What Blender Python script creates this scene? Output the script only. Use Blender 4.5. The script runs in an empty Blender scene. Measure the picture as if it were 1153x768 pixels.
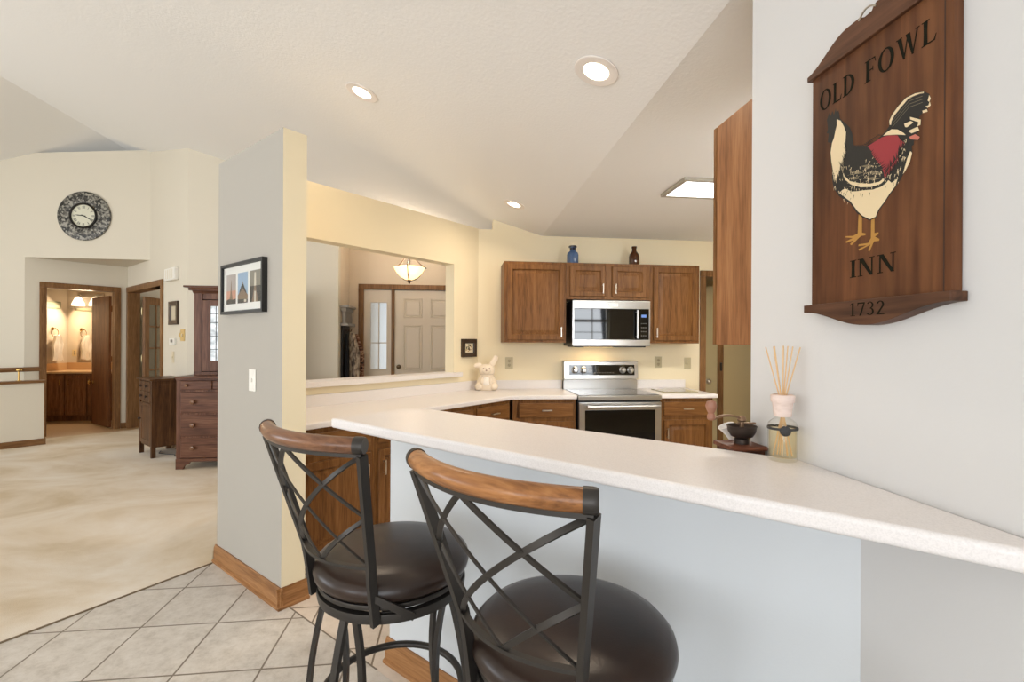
import bpy, bmesh, math, random
from mathutils import Vector, Matrix
random.seed(7)
PI = math.pi
R2 = math.sqrt(2)
SC = bpy.context.scene
COL = SC.collection

# ------------------------------------------------------------------ camera
cd = bpy.data.cameras.new('camera')
cd.sensor_width = 36.0
cd.lens = 534 / 1153 * 36.0
cd.shift_y = 1.2 / 1153
cd.clip_start = 0.02
cam = bpy.data.objects.new('camera', cd)
COL.objects.link(cam)
cam.matrix_world = (Matrix.Translation((0, 0, 1.40)) @ Matrix.Rotation(math.radians(-6.6), 4, 'Z')
                    @ Matrix.Rotation(PI / 2, 4, 'X') @ Matrix.Rotation(0.0053, 4, 'Z'))
SC.camera = cam

# ------------------------------------------------------------------ exposure, sky, daylight
SC.view_settings.view_transform = 'Standard'
SC.view_settings.look = 'None'
SC.view_settings.gamma = 1.0
SC.view_settings.use_curve_mapping = False
SC.view_settings.exposure = -0.10
SC.cycles.transparent_max_bounces = 24

def lin(c):
    return tuple(((x / 255) / 12.92 if x / 255 <= 0.04045 else ((x / 255 + 0.055) / 1.055) ** 2.4) for x in c)

W = bpy.data.worlds.new('overcast_sky')
SC.world = W
W.use_nodes = True
wn = W.node_tree.nodes
wl = W.node_tree.links
wbg = wn['Background']
wtc = wn.new('ShaderNodeTexCoord')
wno = wn.new('ShaderNodeTexNoise'); wno.inputs['Scale'].default_value = 5.0; wno.inputs['Detail'].default_value = 6
wcr = wn.new('ShaderNodeValToRGB')
wcr.color_ramp.elements[0].position = 0.35; wcr.color_ramp.elements[0].color = (0.55, 0.62, 0.72, 1)
wcr.color_ramp.elements[1].position = 0.65; wcr.color_ramp.elements[1].color = (0.92, 0.96, 1.0, 1)
wl.new(wtc.outputs['Generated'], wno.inputs['Vector'])
wl.new(wno.outputs['Fac'], wcr.inputs['Fac'])
wl.new(wcr.outputs['Color'], wbg.inputs['Color'])
wbg.inputs['Strength'].default_value = 1.0

def area(name, loc, target, sx, sy, power, color, spread=PI):
    l = bpy.data.lights.new(name, 'AREA')
    l.shape = 'RECTANGLE'; l.size = sx; l.size_y = sy
    l.energy = power; l.color = color; l.spread = spread
    o = bpy.data.objects.new(name, l)
    COL.objects.link(o)
    o.location = loc
    d = Vector(target) - Vector(loc)
    o.rotation_euler = d.to_track_quat('-Z', 'Y').to_euler()
    return o

DAY = (0.90, 0.95, 1.0)
area('daylight_rear_window', (-1.3, -3.75, 1.50), (-1.3, 0, 2.6), 3.6, 2.4, 160, DAY)
area('daylight_left_window', (-9.75, 2.2, 1.6), (-3, 2.6, 4.2), 4.8, 2.4, 185, DAY)
area('living_room_fill', (-6.4, -3.75, 1.70), (-6.4, 2, 2.5), 4.3, 2.4, 255, DAY)  # added lamp behind the added rear opening, brightens the living room
area('daylight_sink_window', (2.0, 1.15, 1.62), (2.1, 4, 2.3), 0.95, 0.80, 42, DAY)

# ------------------------------------------------------------------ helpers
def NB():
    return bmesh.new()

def box(bm, x0, y0, z0, x1, y1, z1, bev=0.0, mi=0):
    t = bmesh.new()
    bmesh.ops.create_cube(t, size=1)
    for v in t.verts:
        v.co = Vector(((x0 + x1) / 2 + v.co.x * (x1 - x0), (y0 + y1) / 2 + v.co.y * (y1 - y0), (z0 + z1) / 2 + v.co.z * (z1 - z0)))
    if bev > 0:
        b = min(bev, 0.45 * min(abs(x1 - x0), abs(y1 - y0), abs(z1 - z0)))
        bmesh.ops.bevel(t, geom=list(t.edges), offset=b, segments=2, affect='EDGES', profile=0.6)
    merge(bm, t, mi)

def merge(bm, t, mi=0):
    vm = {}
    for v in t.verts:
        vm[v] = bm.verts.new(v.co)
    for f in t.faces:
        try:
            nf = bm.faces.new([vm[v] for v in f.verts]); nf.material_index = mi
        except ValueError:
            pass
    t.free()

def prism(bm, pts, a, b, axis='z', mi=0, bev=0.0):
    """extrude a polygon; axis z: pts are (x,y); axis y: pts are (x,z); axis x: pts are (y,z)"""
    def P(p, d):
        return {'z': (p[0], p[1], d), 'y': (p[0], d, p[1]), 'x': (d, p[0], p[1])}[axis]
    t = bmesh.new()
    lo = [t.verts.new(P(p, a)) for p in pts]
    hi = [t.verts.new(P(p, b)) for p in pts]
    n = len(pts)
    t.faces.new(lo); t.faces.new(hi)
    for i in range(n):
        t.faces.new([lo[i], lo[(i + 1) % n], hi[(i + 1) % n], hi[i]])
    bmesh.ops.recalc_face_normals(t, faces=t.faces)
    if bev > 0:
        es = [e for e in t.edges if len(e.link_faces) == 2 and e.calc_face_angle(0) > 0.6]
        bmesh.ops.bevel(t, geom=es, offset=bev, segments=3, affect='EDGES', profile=0.6)
    merge(bm, t, mi)

def flat(bm, pts, y, mi=0):
    """thin polygon facing -y, pts are (x,z)"""
    f = bm.faces.new([bm.verts.new((p[0], y, p[1])) for p in pts]); f.material_index = mi

def lathe(bm, prof, n=32, c=(0, 0, 0), axis='z', mi=0, cap=True, sx=1.0, sy=1.0):
    rings = []
    for r, z in prof:
        ring = []
        for i in range(n):
            a = 2 * PI * i / n
            x, y = r * math.cos(a) * sx, r * math.sin(a) * sy
            p = {'z': (x, y, z), 'y': (x, z, y), 'x': (z, x, y)}[axis]
            ring.append(bm.verts.new((p[0] + c[0], p[1] + c[1], p[2] + c[2])))
        rings.append(ring)
    for a, b in zip(rings, rings[1:]):
        for i in range(n):
            f = bm.faces.new([a[i], a[(i + 1) % n], b[(i + 1) % n], b[i]]); f.material_index = mi
    if cap:
        for ring in (rings[0], rings[-1]):
            f = bm.faces.new(ring); f.material_index = mi

def sweep(bm, pts, sec, ref=(0, 0, 1), closed=False, mi=0):
    """sweep the 2-D section along pts; section x axis follows ref as closely as it can"""
    pts = [Vector(p) for p in pts]
    n = len(pts); rings = []
    for i, p in enumerate(pts):
        if closed:
            t = pts[(i + 1) % n] - pts[i - 1]
        else:
            t = pts[min(i + 1, n - 1)] - pts[max(i - 1, 0)]
        t.normalize()
        r = Vector(ref[i] if isinstance(ref, list) else ref)
        u = r - t * r.dot(t)
        if u.length < 1e-4:
            u = Vector((1, 0, 0)) - t * t.x
        u.normalize(); v = t.cross(u)
        s = sec(i / (n - 1)) if callable(sec) else sec
        rings.append([bm.verts.new(p + u * a + v * b) for a, b in s])
    m = len(rings[0])
    pairs = list(zip(rings, rings[1:])) + ([(rings[-1], rings[0])] if closed else [])
    for a, b in pairs:
        for i in range(m):
            f = bm.faces.new([a[i], a[(i + 1) % m], b[(i + 1) % m], b[i]]); f.material_index = mi
    if not closed:
        for r in (rings[0], rings[-1]):
            f = bm.faces.new(r); f.material_index = mi

def circ(rx, ry=None, n=10):
    ry = rx if ry is None else ry
    return [(rx * math.cos(2 * PI * i / n), ry * math.sin(2 * PI * i / n)) for i in range(n)]

def rect(w, h):
    return [(-w / 2, -h / 2), (w / 2, -h / 2), (w / 2, h / 2), (-w / 2, h / 2)]

def tube(bm, pts, r, n=10, closed=False, mi=0, ref=(0.13, 0.31, 0.94)):
    sweep(bm, pts, circ(r, n=n), ref, closed, mi)

def arc(p0, p1, p2, n=12):
    """quadratic curve through control points"""
    p0, p1, p2 = Vector(p0), Vector(p1), Vector(p2)
    return [(1 - t) ** 2 * p0 + 2 * t * (1 - t) * p1 + t * t * p2 for t in [i / n for i in range(n + 1)]]

def obj(name, bm, mats, parent=None, loc=None, rz=0.0, smooth=40, recalc=True):
    if recalc:
        bmesh.ops.recalc_face_normals(bm, faces=bm.faces)
    me = bpy.data.meshes.new(name)
    bm.to_mesh(me); bm.free()
    for m in (mats if isinstance(mats, (list, tuple)) else [mats]):
        me.materials.append(m)
    if smooth:
        me.polygons.foreach_set('use_smooth', [True] * len(me.polygons))
        me.set_sharp_from_angle(angle=math.radians(smooth))
    o = bpy.data.objects.new(name, me)
    if smooth:
        wnm = o.modifiers.new('face_weighted_normals', 'WEIGHTED_NORMAL'); wnm.keep_sharp = True; wnm.weight = 80
    COL.objects.link(o)
    if parent is not None:
        o.parent = parent
    if loc is not None:
        o.location = loc
    o.rotation_euler = (0, 0, rz)
    return o

def tag(o, label, cat, group=None):
    o['label'] = label; o['category'] = cat
    if group:
        o['group'] = group
    return o

def thing(name, label, cat, loc=(0, 0, 0), rz=0.0, group=None):
    o = bpy.data.objects.new(name, None)
    COL.objects.link(o)
    o.empty_display_size = 0.1
    o.location = loc; o.rotation_euler = (0, 0, rz)
    return tag(o, label, cat, group)

def struct(name, bm, mats, rz=0.0, loc=None, parent=None, smooth=30):
    o = obj(name, bm, mats, parent, loc, rz, smooth)
    if parent is None:
        o['kind'] = 'structure'
    return o

def copy_tree(o, parent=None):
    c = o.copy(); COL.objects.link(c)
    if parent is not None:
        c.parent = parent
    for ch in [k for k in bpy.data.objects if k.parent == o]:
        copy_tree(ch, c)
    return c

RB = PI / 4          # frame whose x runs along t=(u+v)/√2 and y along -s
RC = -PI / 4         # frame whose x runs along s=(u-v)/√2 and y along t
def st(s, t, z=0.0):
    return ((s + t) / R2, (t - s) / R2, z)
def zk(u):           # height of the vaulted ceiling over u
    return 2.52 + 0.302 * (0.88 - u) if u > -5.01 else 4.299 - 0.302 * (-5.01 - u)

# ------------------------------------------------------------------ materials
def pmat(name, col, rough=0.5, metal=0.0, spec=0.5, **kw):
    m = bpy.data.materials.new(name); m.use_nodes = True
    b = m.node_tree.nodes['Principled BSDF']
    b.inputs['Base Color'].default_value = (*lin(col), 1)
    b.inputs['Roughness'].default_value = rough
    b.inputs['Metallic'].default_value = metal
    b.inputs['Specular IOR Level'].default_value = spec
    for k, v in kw.items():
        b.inputs[k.replace('_', ' ')].default_value = v
    return m

def nodes(m):
    return m.node_tree.nodes, m.node_tree.links, m.node_tree.nodes['Principled BSDF']

def mapping(n, l, scale=(1, 1, 1), loc=(0, 0, 0), coord='Object'):
    tc = n.new('ShaderNodeTexCoord'); mp = n.new('ShaderNodeMapping')
    mp.inputs['Scale'].default_value = scale; mp.inputs['Location'].default_value = loc
    l.new(tc.outputs[coord], mp.inputs['Vector'])
    return mp.outputs['Vector']

def ramp(n, l, fac, stops):
    cr = n.new('ShaderNodeValToRGB')
    e = cr.color_ramp.elements
    while len(e) < len(stops):
        e.new(0.5)
    for i, (p, c) in enumerate(stops):
        e[i].position = p; e[i].color = (*lin(c), 1)
    l.new(fac, cr.inputs['Fac'])
    return cr.outputs['Color']

def bump(n, l, b, h, strength=0.2, dist=0.002):
    bp = n.new('ShaderNodeBump'); bp.inputs['Strength'].default_value = strength; bp.inputs['Distance'].default_value = dist
    l.new(h, bp.inputs['Height']); l.new(bp.outputs['Normal'], b.inputs['Normal'])

def wood(name, c0, c1, c2, axis='z', rough=0.42, sc=1.0, coat=0.0):
    m = pmat(name, c1, rough, 0.0, 0.22); n, l, b = nodes(m)
    s = {'x': (2 * sc, 28 * sc, 28 * sc), 'y': (28 * sc, 2 * sc, 28 * sc), 'z': (28 * sc, 28 * sc, 2 * sc)}[axis]
    v = mapping(n, l, s)
    a = n.new('ShaderNodeTexNoise'); a.inputs['Scale'].default_value = 1.0; a.inputs['Detail'].default_value = 6; a.inputs['Distortion'].default_value = 0.6
    l.new(v, a.inputs['Vector'])
    s2 = tuple(k * 5 for k in s)
    v2 = mapping(n, l, s2)
    a2 = n.new('ShaderNodeTexNoise'); a2.inputs['Scale'].default_value = 1.0; a2.inputs['Detail'].default_value = 3
    l.new(v2, a2.inputs['Vector'])
    mx = n.new('ShaderNodeMath'); mx.operation = 'MULTIPLY_ADD'; mx.inputs[1].default_value = 0.45
    l.new(a2.outputs['Fac'], mx.inputs[0])
    m2 = n.new('ShaderNodeMath'); m2.operation = 'MULTIPLY'; m2.inputs[1].default_value = 0.6
    l.new(a.outputs['Fac'], m2.inputs[0]); l.new(m2.outputs[0], mx.inputs[2])
    l.new(ramp(n, l, mx.outputs[0], [(0.36, c0), (0.52, c1), (0.68, c2)]), b.inputs['Base Color'])
    bump(n, l, b, mx.outputs[0], 0.15, 0.001)
    if coat:
        b.inputs['Coat Weight'].default_value = coat; b.inputs['Coat Roughness'].default_value = 0.2
    return m

def paint(name, col, sc=160, strength=0.12, rough=0.75):
    m = pmat(name, col, rough, spec=0.25); n, l, b = nodes(m)
    v = mapping(n, l)
    a = n.new('ShaderNodeTexNoise'); a.inputs['Scale'].default_value = sc; a.inputs['Detail'].default_value = 3
    l.new(v, a.inputs['Vector'])
    bump(n, l, b, a.outputs['Fac'], strength, 0.002)
    return m

def emit(name, col, strength):
    m = bpy.data.materials.new(name); m.use_nodes = True
    n = m.node_tree.nodes; l = m.node_tree.links
    n.remove(n['Principled BSDF'])
    e = n.new('ShaderNodeEmission'); e.inputs['Color'].default_value = (*lin(col), 1); e.inputs['Strength'].default_value = strength
    l.new(e.outputs[0], n['Material Output'].inputs['Surface'])
    return m

def glass(name, col=(255, 255, 255), rough=0.0, ior=1.45):
    return pmat(name, col, rough, Transmission_Weight=1.0, IOR=ior)

M = {}
M['white_wall'] = paint('white_wall_paint', (216, 214, 212))
M['cool_wall'] = paint('cool_white_wall_paint', (210, 213, 215))
M['beige_wall'] = paint('beige_wall_paint', (218, 209, 191))
M['cream_wall'] = paint('cream_wall_paint', (240, 226, 194))
M['foyer_wall'] = paint('foyer_wall_paint', (214, 198, 176))
M['ceiling'] = paint('textured_ceiling_paint', (240, 238, 234), 70, 0.8, 0.85)
M['oak'] = wood('oak_upright_grain', (90, 56, 26), (118, 78, 40), (136, 94, 54))
M['oak_h'] = wood('oak_level_grain', (90, 56, 26), (118, 78, 40), (136, 94, 54), 'x')
M['oak_light'] = wood('light_oak_trim', (128, 86, 50), (156, 110, 68), (176, 128, 84), 'x')
M['trim'] = wood('brown_door_trim', (98, 66, 38), (124, 88, 54), (144, 106, 68), 'z')
M['trim_h'] = wood('brown_door_trim_level', (98, 66, 38), (124, 88, 54), (144, 106, 68), 'x')
M['cherry'] = wood('dark_cherry', (72, 45, 33), (100, 66, 50), (122, 86, 66), 'x', 0.35, 0.6)
M['cherry_v'] = wood('dark_cherry_upright', (72, 45, 33), (100, 66, 50), (122, 86, 66), 'z', 0.35, 0.6)
M['walnut'] = wood('walnut_upright', (54, 34, 20), (86, 57, 35), (108, 76, 48), 'z', 0.4, 0.7)
M['rail_wood'] = wood('honey_brown_rail', (104, 64, 34), (146, 96, 54), (178, 124, 76), 'x', 0.3, 1.0, 0.3)
M['rail_wood_dark'] = wood('chestnut_rail', (84, 54, 36), (116, 78, 54), (140, 98, 70), 'x', 0.3, 1.0, 0.3)
M['sign_wood'] = wood('aged_pine_board', (70, 40, 22), (96, 58, 34), (118, 76, 46), 'z', 0.5, 0.4)
def stain(m, lo=0.62, scale=5.0):
    n, l, b = nodes(m)
    src = b.inputs['Base Color'].links[0].from_socket
    a = n.new('ShaderNodeTexNoise'); a.inputs['Scale'].default_value = scale; a.inputs['Detail'].default_value = 4
    l.new(mapping(n, l, (1, 1, .6)), a.inputs['Vector'])
    mr = n.new('ShaderNodeMapRange'); mr.inputs['From Min'].default_value = .35; mr.inputs['From Max'].default_value = .62; mr.inputs['To Min'].default_value = lo; mr.inputs['To Max'].default_value = 1.12
    l.new(a.outputs['Fac'], mr.inputs['Value'])
    mx = n.new('ShaderNodeMix'); mx.data_type = 'RGBA'; mx.blend_type = 'MULTIPLY'; mx.inputs[0].default_value = 1.0
    l.new(src, mx.inputs[6]); l.new(mr.outputs['Result'], mx.inputs[7]); l.new(mx.outputs[2], b.inputs['Base Color'])
stain(M['sign_wood'])
M['sign_dark'] = wood('dark_pine_moulding', (52, 34, 24), (82, 54, 38), (104, 70, 50), 'x', 0.5, 0.6)
M['black_metal'] = pmat('dark_bronze_metal', (62, 58, 54), 0.42, 0.6)
M['black_plastic'] = pmat('black_plastic', (22, 22, 22), 0.4)
M['steel'] = pmat('brushed_steel', (178, 176, 173), 0.28, 1.0)
M['nickel'] = pmat('satin_nickel', (200, 192, 180), 0.3, 1.0)
M['brass'] = pmat('polished_brass', (196, 160, 96), 0.25, 1.0)
M['black_glass'] = pmat('black_glass', (6, 6, 7), 0.04, 0.0, 0.42)
M['white_plastic'] = pmat('white_plastic', (236, 232, 222), 0.4)
M['ivory_plastic'] = pmat('ivory_plastic', (214, 200, 170), 0.4)
M['grey_plastic'] = pmat('grey_plastic', (120, 118, 112), 0.4)
M['door_paint'] = pmat('almond_door_paint', (216, 202, 182), 0.45)
def clear(name, col, fac=0.12, rough=0.02):
    m = bpy.data.materials.new(name); m.use_nodes = True
    n = m.node_tree.nodes; l = m.node_tree.links
    n.remove(n['Principled BSDF'])
    tr = n.new('ShaderNodeBsdfTransparent'); tr.inputs['Color'].default_value = (*lin(col), 1)
    gl = n.new('ShaderNodeBsdfGlossy'); gl.inputs['Roughness'].default_value = rough
    lw = n.new('ShaderNodeLayerWeight'); lw.inputs['Blend'].default_value = 0.5
    pw = n.new('ShaderNodeMath'); pw.operation = 'POWER'; pw.inputs[1].default_value = 3.0
    ml = n.new('ShaderNodeMath'); ml.operation = 'MULTIPLY_ADD'; ml.inputs[1].default_value = fac * 4; ml.inputs[2].default_value = 0.03
    l.new(lw.outputs['Facing'], pw.inputs[0]); l.new(pw.outputs[0], ml.inputs[0])
    mx = n.new('ShaderNodeMixShader')
    l.new(ml.outputs[0], mx.inputs['Fac']); l.new(tr.outputs[0], mx.inputs[1]); l.new(gl.outputs[0], mx.inputs[2])
    l.new(mx.outputs[0], n['Material Output'].inputs['Surface'])
    return m
M['glass'] = clear('clear_glass', (254, 254, 252), 0.10)
M['mirror'] = pmat('silvered_mirror', (240, 236, 228), 0.02, 1.0)

def laminate(name, col):
    m = pmat(name, col, 0.32, spec=0.5); n, l, b = nodes(m)
    v = mapping(n, l)
    a = n.new('ShaderNodeTexNoise'); a.inputs['Scale'].default_value = 300; a.inputs['Detail'].default_value = 2
    l.new(v, a.inputs['Vector'])
    c = tuple(int(x * 0.975) for x in col)
    l.new(ramp(n, l, a.outputs['Fac'], [(0.38, c), (0.5, col), (0.65, tuple(min(255, x + 3) for x in col))]), b.inputs['Base Color'])
    return m
M['laminate'] = laminate('speckled_almond_laminate', (234, 228, 225))

# leather with fine pebbling
m = pmat('dark_brown_leather', (42, 31, 25), 0.30, spec=0.40); n, l, b = nodes(m)
a = n.new('ShaderNodeTexVoronoi'); a.inputs['Scale'].default_value = 260; l.new(mapping(n, l), a.inputs['Vector'])
bump(n, l, b, a.outputs['Distance'], 0.16, 0.0006)
a2 = n.new('ShaderNodeTexNoise'); a2.inputs['Scale'].default_value = 6; l.new(mapping(n, l), a2.inputs['Vector'])
l.new(ramp(n, l, a2.outputs['Fac'], [(0.3, (33, 24, 20)), (0.7, (54, 37, 27))]), b.inputs['Base Color'])
M['leather'] = m

# carpet
m = pmat('beige_carpet', (205, 188, 160), 0.95, spec=0.1); n, l, b = nodes(m)
a = n.new('ShaderNodeTexNoise'); a.inputs['Scale'].default_value = 1.0; a.inputs['Detail'].default_value = 8; a.inputs['Roughness'].default_value = 0.62
tcn = n.new('ShaderNodeTexCoord'); mpn = n.new('ShaderNodeMapping'); mpn.inputs['Rotation'].default_value = (0, 0, -0.75); mpn.inputs['Scale'].default_value = (0.8, 1.25, 1); a.inputs['Distortion'].default_value = 0.6
l.new(tcn.outputs['Object'], mpn.inputs['Vector']); l.new(mpn.outputs['Vector'], a.inputs['Vector'])
l.new(ramp(n, l, a.outputs['Fac'], [(0.34, (208, 189, 160)), (0.48, (224, 209, 188)), (0.62, (235, 225, 211))]), b.inputs['Base Color'])
a2 = n.new('ShaderNodeTexNoise'); a2.inputs['Scale'].default_value = 220; a2.inputs['Detail'].default_value = 3; l.new(mapping(n, l), a2.inputs['Vector'])
bump(n, l, b, a2.outputs['Fac'], 0.6, 0.004)
M['carpet'] = m

def tiles(name, c0, c1, c2, grout, offu, offv):
    m = pmat(name, c1, 0.4); n, l, b = nodes(m)
    v = mapping(n, l, (1, 1, 1), (-offu, -offv, 0))
    br = n.new('ShaderNodeTexBrick'); br.offset = 0.0; br.squash = 1.0
    br.inputs['Scale'].default_value = 1.0
    br.inputs['Brick Width'].default_value = 0.350; br.inputs['Row Height'].default_value = 0.374
    br.inputs['Mortar Size'].default_value = 0.0045; br.inputs['Mortar Smooth'].default_value = 0.1
    l.new(v, br.inputs['Vector'])
    a = n.new('ShaderNodeTexNoise'); a.inputs['Scale'].default_value = 11; a.inputs['Detail'].default_value = 12; a.inputs['Roughness'].default_value = 0.82
    l.new(mapping(n, l), a.inputs['Vector'])
    col = ramp(n, l, a.outputs['Fac'], [(0.3, c0), (0.5, c1), (0.7, c2)])
    br.inputs['Mortar'].default_value = (*lin(grout), 1)
    l.new(col, br.inputs['Color1']); l.new(col, br.inputs['Color2'])
    l.new(br.outputs['Color'], b.inputs['Base Color'])
    inv = n.new('ShaderNodeMath'); inv.operation = 'SUBTRACT'; inv.inputs[0].default_value = 1.0
    l.new(br.outputs['Fac'], inv.inputs[1])
    bump(n, l, b, inv.outputs[0], 0.5, 0.003)
    return m
M['tile'] = tiles('stone_look_floor_tile', (176, 166, 154), (207, 199, 189), (224, 218, 210), (128, 116, 102), -1.873, 2.504)
M['tile_kitchen'] = tiles('kitchen_floor_tile', (206, 192, 176), (222, 208, 193), (232, 220, 207), (132, 116, 98), -0.36, 2.60)
# ================================================================== THE SETTING
# floors: tile near the bar, carpet in the living room
bm = NB()
prism(bm, [(-2.6, -3.2), (0.95, -3.2), (0.95, 1.2), st(-0.05, 1.23)[:2], st(-2.5, 1.23)[:2], (-1.42, 3.17), (-1.52, 3.175), (-2.083, 2.439), (-2.6, 1.76)], -0.10, 0.0)
struct('floor', bm, M['tile'])
bm = NB()
prism(bm, [st(-0.05, 1.2305)[:2], (0.96, 1.2), (4.1, 1.2), (4.1, 6.3), (0.4, 6.3), st(-3.45, 1.2305)[:2]], -0.10, 0.0)
struct('floor_kitchen', bm, M['tile_kitchen'])
bm = NB()
prism(bm, [(-9.3, -3.2), (-2.601, -3.2), (-2.601, 1.762), (-2.084, 2.440), (-1.521, 3.176), (-1.6, 3.35), (0.35, 5.2), (0.35, 7.2), (-1.6, 7.2), (-1.6, 9.9), (-5.0, 9.9), (-5.0, 8.0), (-5.8, 7.4), (-9.3, 7.4)], -0.10, 0.004)
struct('floor_carpet', bm, M['carpet'])
bm = NB()
prism(bm, [(-5.8, 7.4), (-5.0, 8.0), (-5.0, 9.9), (-7.3, 9.9), (-7.3, 7.4)], -0.10, 0.002)
struct('floor_bathroom', bm, pmat('tan_bath_vinyl', (186, 152, 112), 0.4))

bm = NB()
prism(bm, [(-2.604, 1.757), (-2.598, 1.753), (-2.080, 2.434), (-1.517, 3.170), (-1.522, 3.177), (-2.086, 2.441)], -.01, .006)
struct('trim_9', bm, pmat('carpet_edge_strip', (126, 108, 84), .7))
# ceilings
bm = NB()
up = [(0.88, 2.52), (-5.01, zk(-5.01)), (-9.3, zk(-9.3))]
prism(bm, up + [(-9.3, zk(-9.3) + .1), (-5.01, zk(-5.01) + .1), (0.88, 2.62)], -3.3, 9.9, 'y')
struct('ceiling', bm, M['ceiling'])
bm = NB(); box(bm, 0.8801, -3.3, 2.52, 4.2, 9.9, 2.62)
struct('ceiling_kitchen', bm, M['ceiling'])
bm = NB(); prism(bm, [(-7.2, 7.461), (-4.47, 7.461), st(-8.33, 2.24)[:2], (-1.6, 7.60), (-1.6, 9.8), (-7.2, 9.8)], 2.5605, 2.64)
struct('ceiling_bathroom', bm, M['beige_wall'])

def wall(bm, x0, x1, y0, y1, top, holes=(), mi=0, z0=0.0):
    """wall along local x with rectangular holes (hx0,hx1,hz0,hz1); top(x) gives its height"""
    xs = sorted({x0, x1, *[h[0] for h in holes], *[h[1] for h in holes]})
    for a, b in zip(xs, xs[1:]):
        hs = [h for h in holes if h[0] <= a + 1e-6 and h[1] >= b - 1e-6]
        if hs:
            h = hs[0]
            if h[2] > z0:
                prism(bm, [(a, z0), (b, z0), (b, h[2]), (a, h[2])], y0, y1, 'y', mi)
            prism(bm, [(a, h[3]), (b, h[3]), (b, top(b)), (a, top(a))], y0, y1, 'y', mi)
        else:
            prism(bm, [(a, z0), (b, z0), (b, top(b)), (a, top(a))], y0, y1, 'y', mi)
    bmesh.ops.remove_doubles(bm, verts=bm.verts, dist=1e-5)

# right wall with the sign
bm = NB(); box(bm, 0.888, -3.2, 0, 1.0, 1.349, 2.52)
struct('wall_right', bm, M['white_wall'])
# kitchen end wall with the sink window (behind the hanging cabinet)
bm = NB(); wall(bm, 1.0, 4.1, 1.239, 1.349, lambda x: 2.52, [(1.45, 2.54, 1.20, 2.02)])
struct('wall_kitchen_end', bm, M['cream_wall'])
bm = NB()
for x, w_ in ((1.47, .03), (1.86, .03), (2.26, .012), (2.52, .03)):
    box(bm, x - w_ / 2, 1.25, 1.20, x + w_ / 2, 1.30, 2.02, .003)
for z, w_ in ((1.22, .04), (1.40, .012), (1.573, .012), (1.766, .045), (2.0, .04)):
    box(bm, 1.45, 1.252, z - w_ / 2, 2.54, 1.298, z + w_ / 2, .003)
wf = struct('window_1', bm, M['white_plastic'])
# kitchen right side
bm = NB(); box(bm, 4.0, 1.349, 0, 4.1, 6.3, 2.52); struct('wall_kitchen_right', bm, M['cream_wall'])
# range wall, notched at the top left, doorway to the right
bm = NB()
prism(bm, [(0.2, 0), (2.705, 0), (2.705, 2.52), (0.88, 2.52), (0.365, zk(0.365)), (0.365, 2.571), (0.2, 2.571)], 4.93, 5.05, 'y')
prism(bm, [(2.705, 2.13), (3.55, 2.13), (3.55, 2.52), (2.705, 2.52)], 4.93, 5.05, 'y')
prism(bm, [(3.55, 0), (4.0, 0), (4.0, 2.52), (3.55, 2.52)], 4.93, 5.05, 'y')
struct('wall_range', bm, M['cream_wall'])
bm = NB(); box(bm, 0.4, 6.2, 0, 4.1, 6.3, 2.52); struct('wall_hall', bm, paint('tan_hall_paint', (196, 178, 140)))
# pass-through wall with its wide opening
bm = NB()
wall(bm, 1.33, 3.80, 3.335, 3.455, lambda x: 2.574, [(1.33, 3.29, 1.056, 2.160)])
struct('wall_passthrough', bm, M['cream_wall'], RB)
# sill board of the opening
bm = NB(); box(bm, 1.335, 3.285, 1.058, 3.37, 3.50, 1.101, .008)
struct('trim_1', bm, M['laminate'], RB)
# wing wall at the left end of the opening: beige on its long face, cream at its end
bm = NB()
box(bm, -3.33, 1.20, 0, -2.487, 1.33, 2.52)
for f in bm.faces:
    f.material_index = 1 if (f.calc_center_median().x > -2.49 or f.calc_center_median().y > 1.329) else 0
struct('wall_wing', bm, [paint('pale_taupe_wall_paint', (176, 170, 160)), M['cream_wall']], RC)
# bar wall
bm = NB(); box(bm, -1.706, 1.30, 0, -0.046, 1.42, 1.06)
for v in bm.verts:
    if v.co.x > -0.1:
        v.co.x = 0.888 * R2 - v.co.y - 0.0005
struct('wall_bar', bm, M['cool_wall'], RC)
bm = NB(); box(bm, -2.46, 1.2275, -.01, -1.70, 1.2345, .0012)
struct('trim_8', bm, pmat('floor_joint_grout', (128, 116, 102), .8), RC)
# clock wall with the recess under it
bm = NB(); wall(bm, -9.2, -4.40, 7.40, 7.46, lambda x: zk(x) + .03, [(-6.034, -4.40, 0, 2.558)])
prism(bm, [(-6.034, 7.40), (-6.034, 7.46), (-6.12, 7.46)], 0, 2.558)
struct('wall_clock', bm, M['beige_wall'])
# left jamb side of the recess
# bathroom wall
bm = NB(); wall(bm, 0.966, 2.116, 9.50, 9.61, lambda x: 2.56, [(1.186, 1.960, 0, 2.153)])
struct('wall_bathroom', bm, M['beige_wall'], RB)
# wall with the thermostat and the glazed doors
bm = NB()
zt = lambda s: zk((s + 2.117) / R2)
wall(bm, -9.61, -8.36, 2.117, 2.23, lambda s: 2.565, [(-9.412, -8.36, 0, 2.152)])
wall(bm, -8.36, -6.841, 2.117, 2.23, lambda s: zt(s) + .04, [(-8.36, -7.83, 0, 2.15)])
struct('wall_thermostat', bm, M['beige_wall'], RC)
bm = NB(); box(bm, -5.25, 8.28, 0, -5.15, 9.75, 2.575); struct('wall_den_side', bm, M['beige_wall'])
# hutch wall, seen again through the pass-through
bm = NB(); wall(bm, -3.34, -1.526, 6.334, 6.45, zk)
for v in bm.verts:
    if v.co.x < -3.3 and v.co.y > 6.4: v.co.x = -3.22
struct('wall_hutch', bm, M['beige_wall'])
bm = NB(); box(bm, -1.64, 6.45, 0, -1.526, 6.95, 3.25); struct('wall_foyer_side', bm, M['foyer_wall'])
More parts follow.
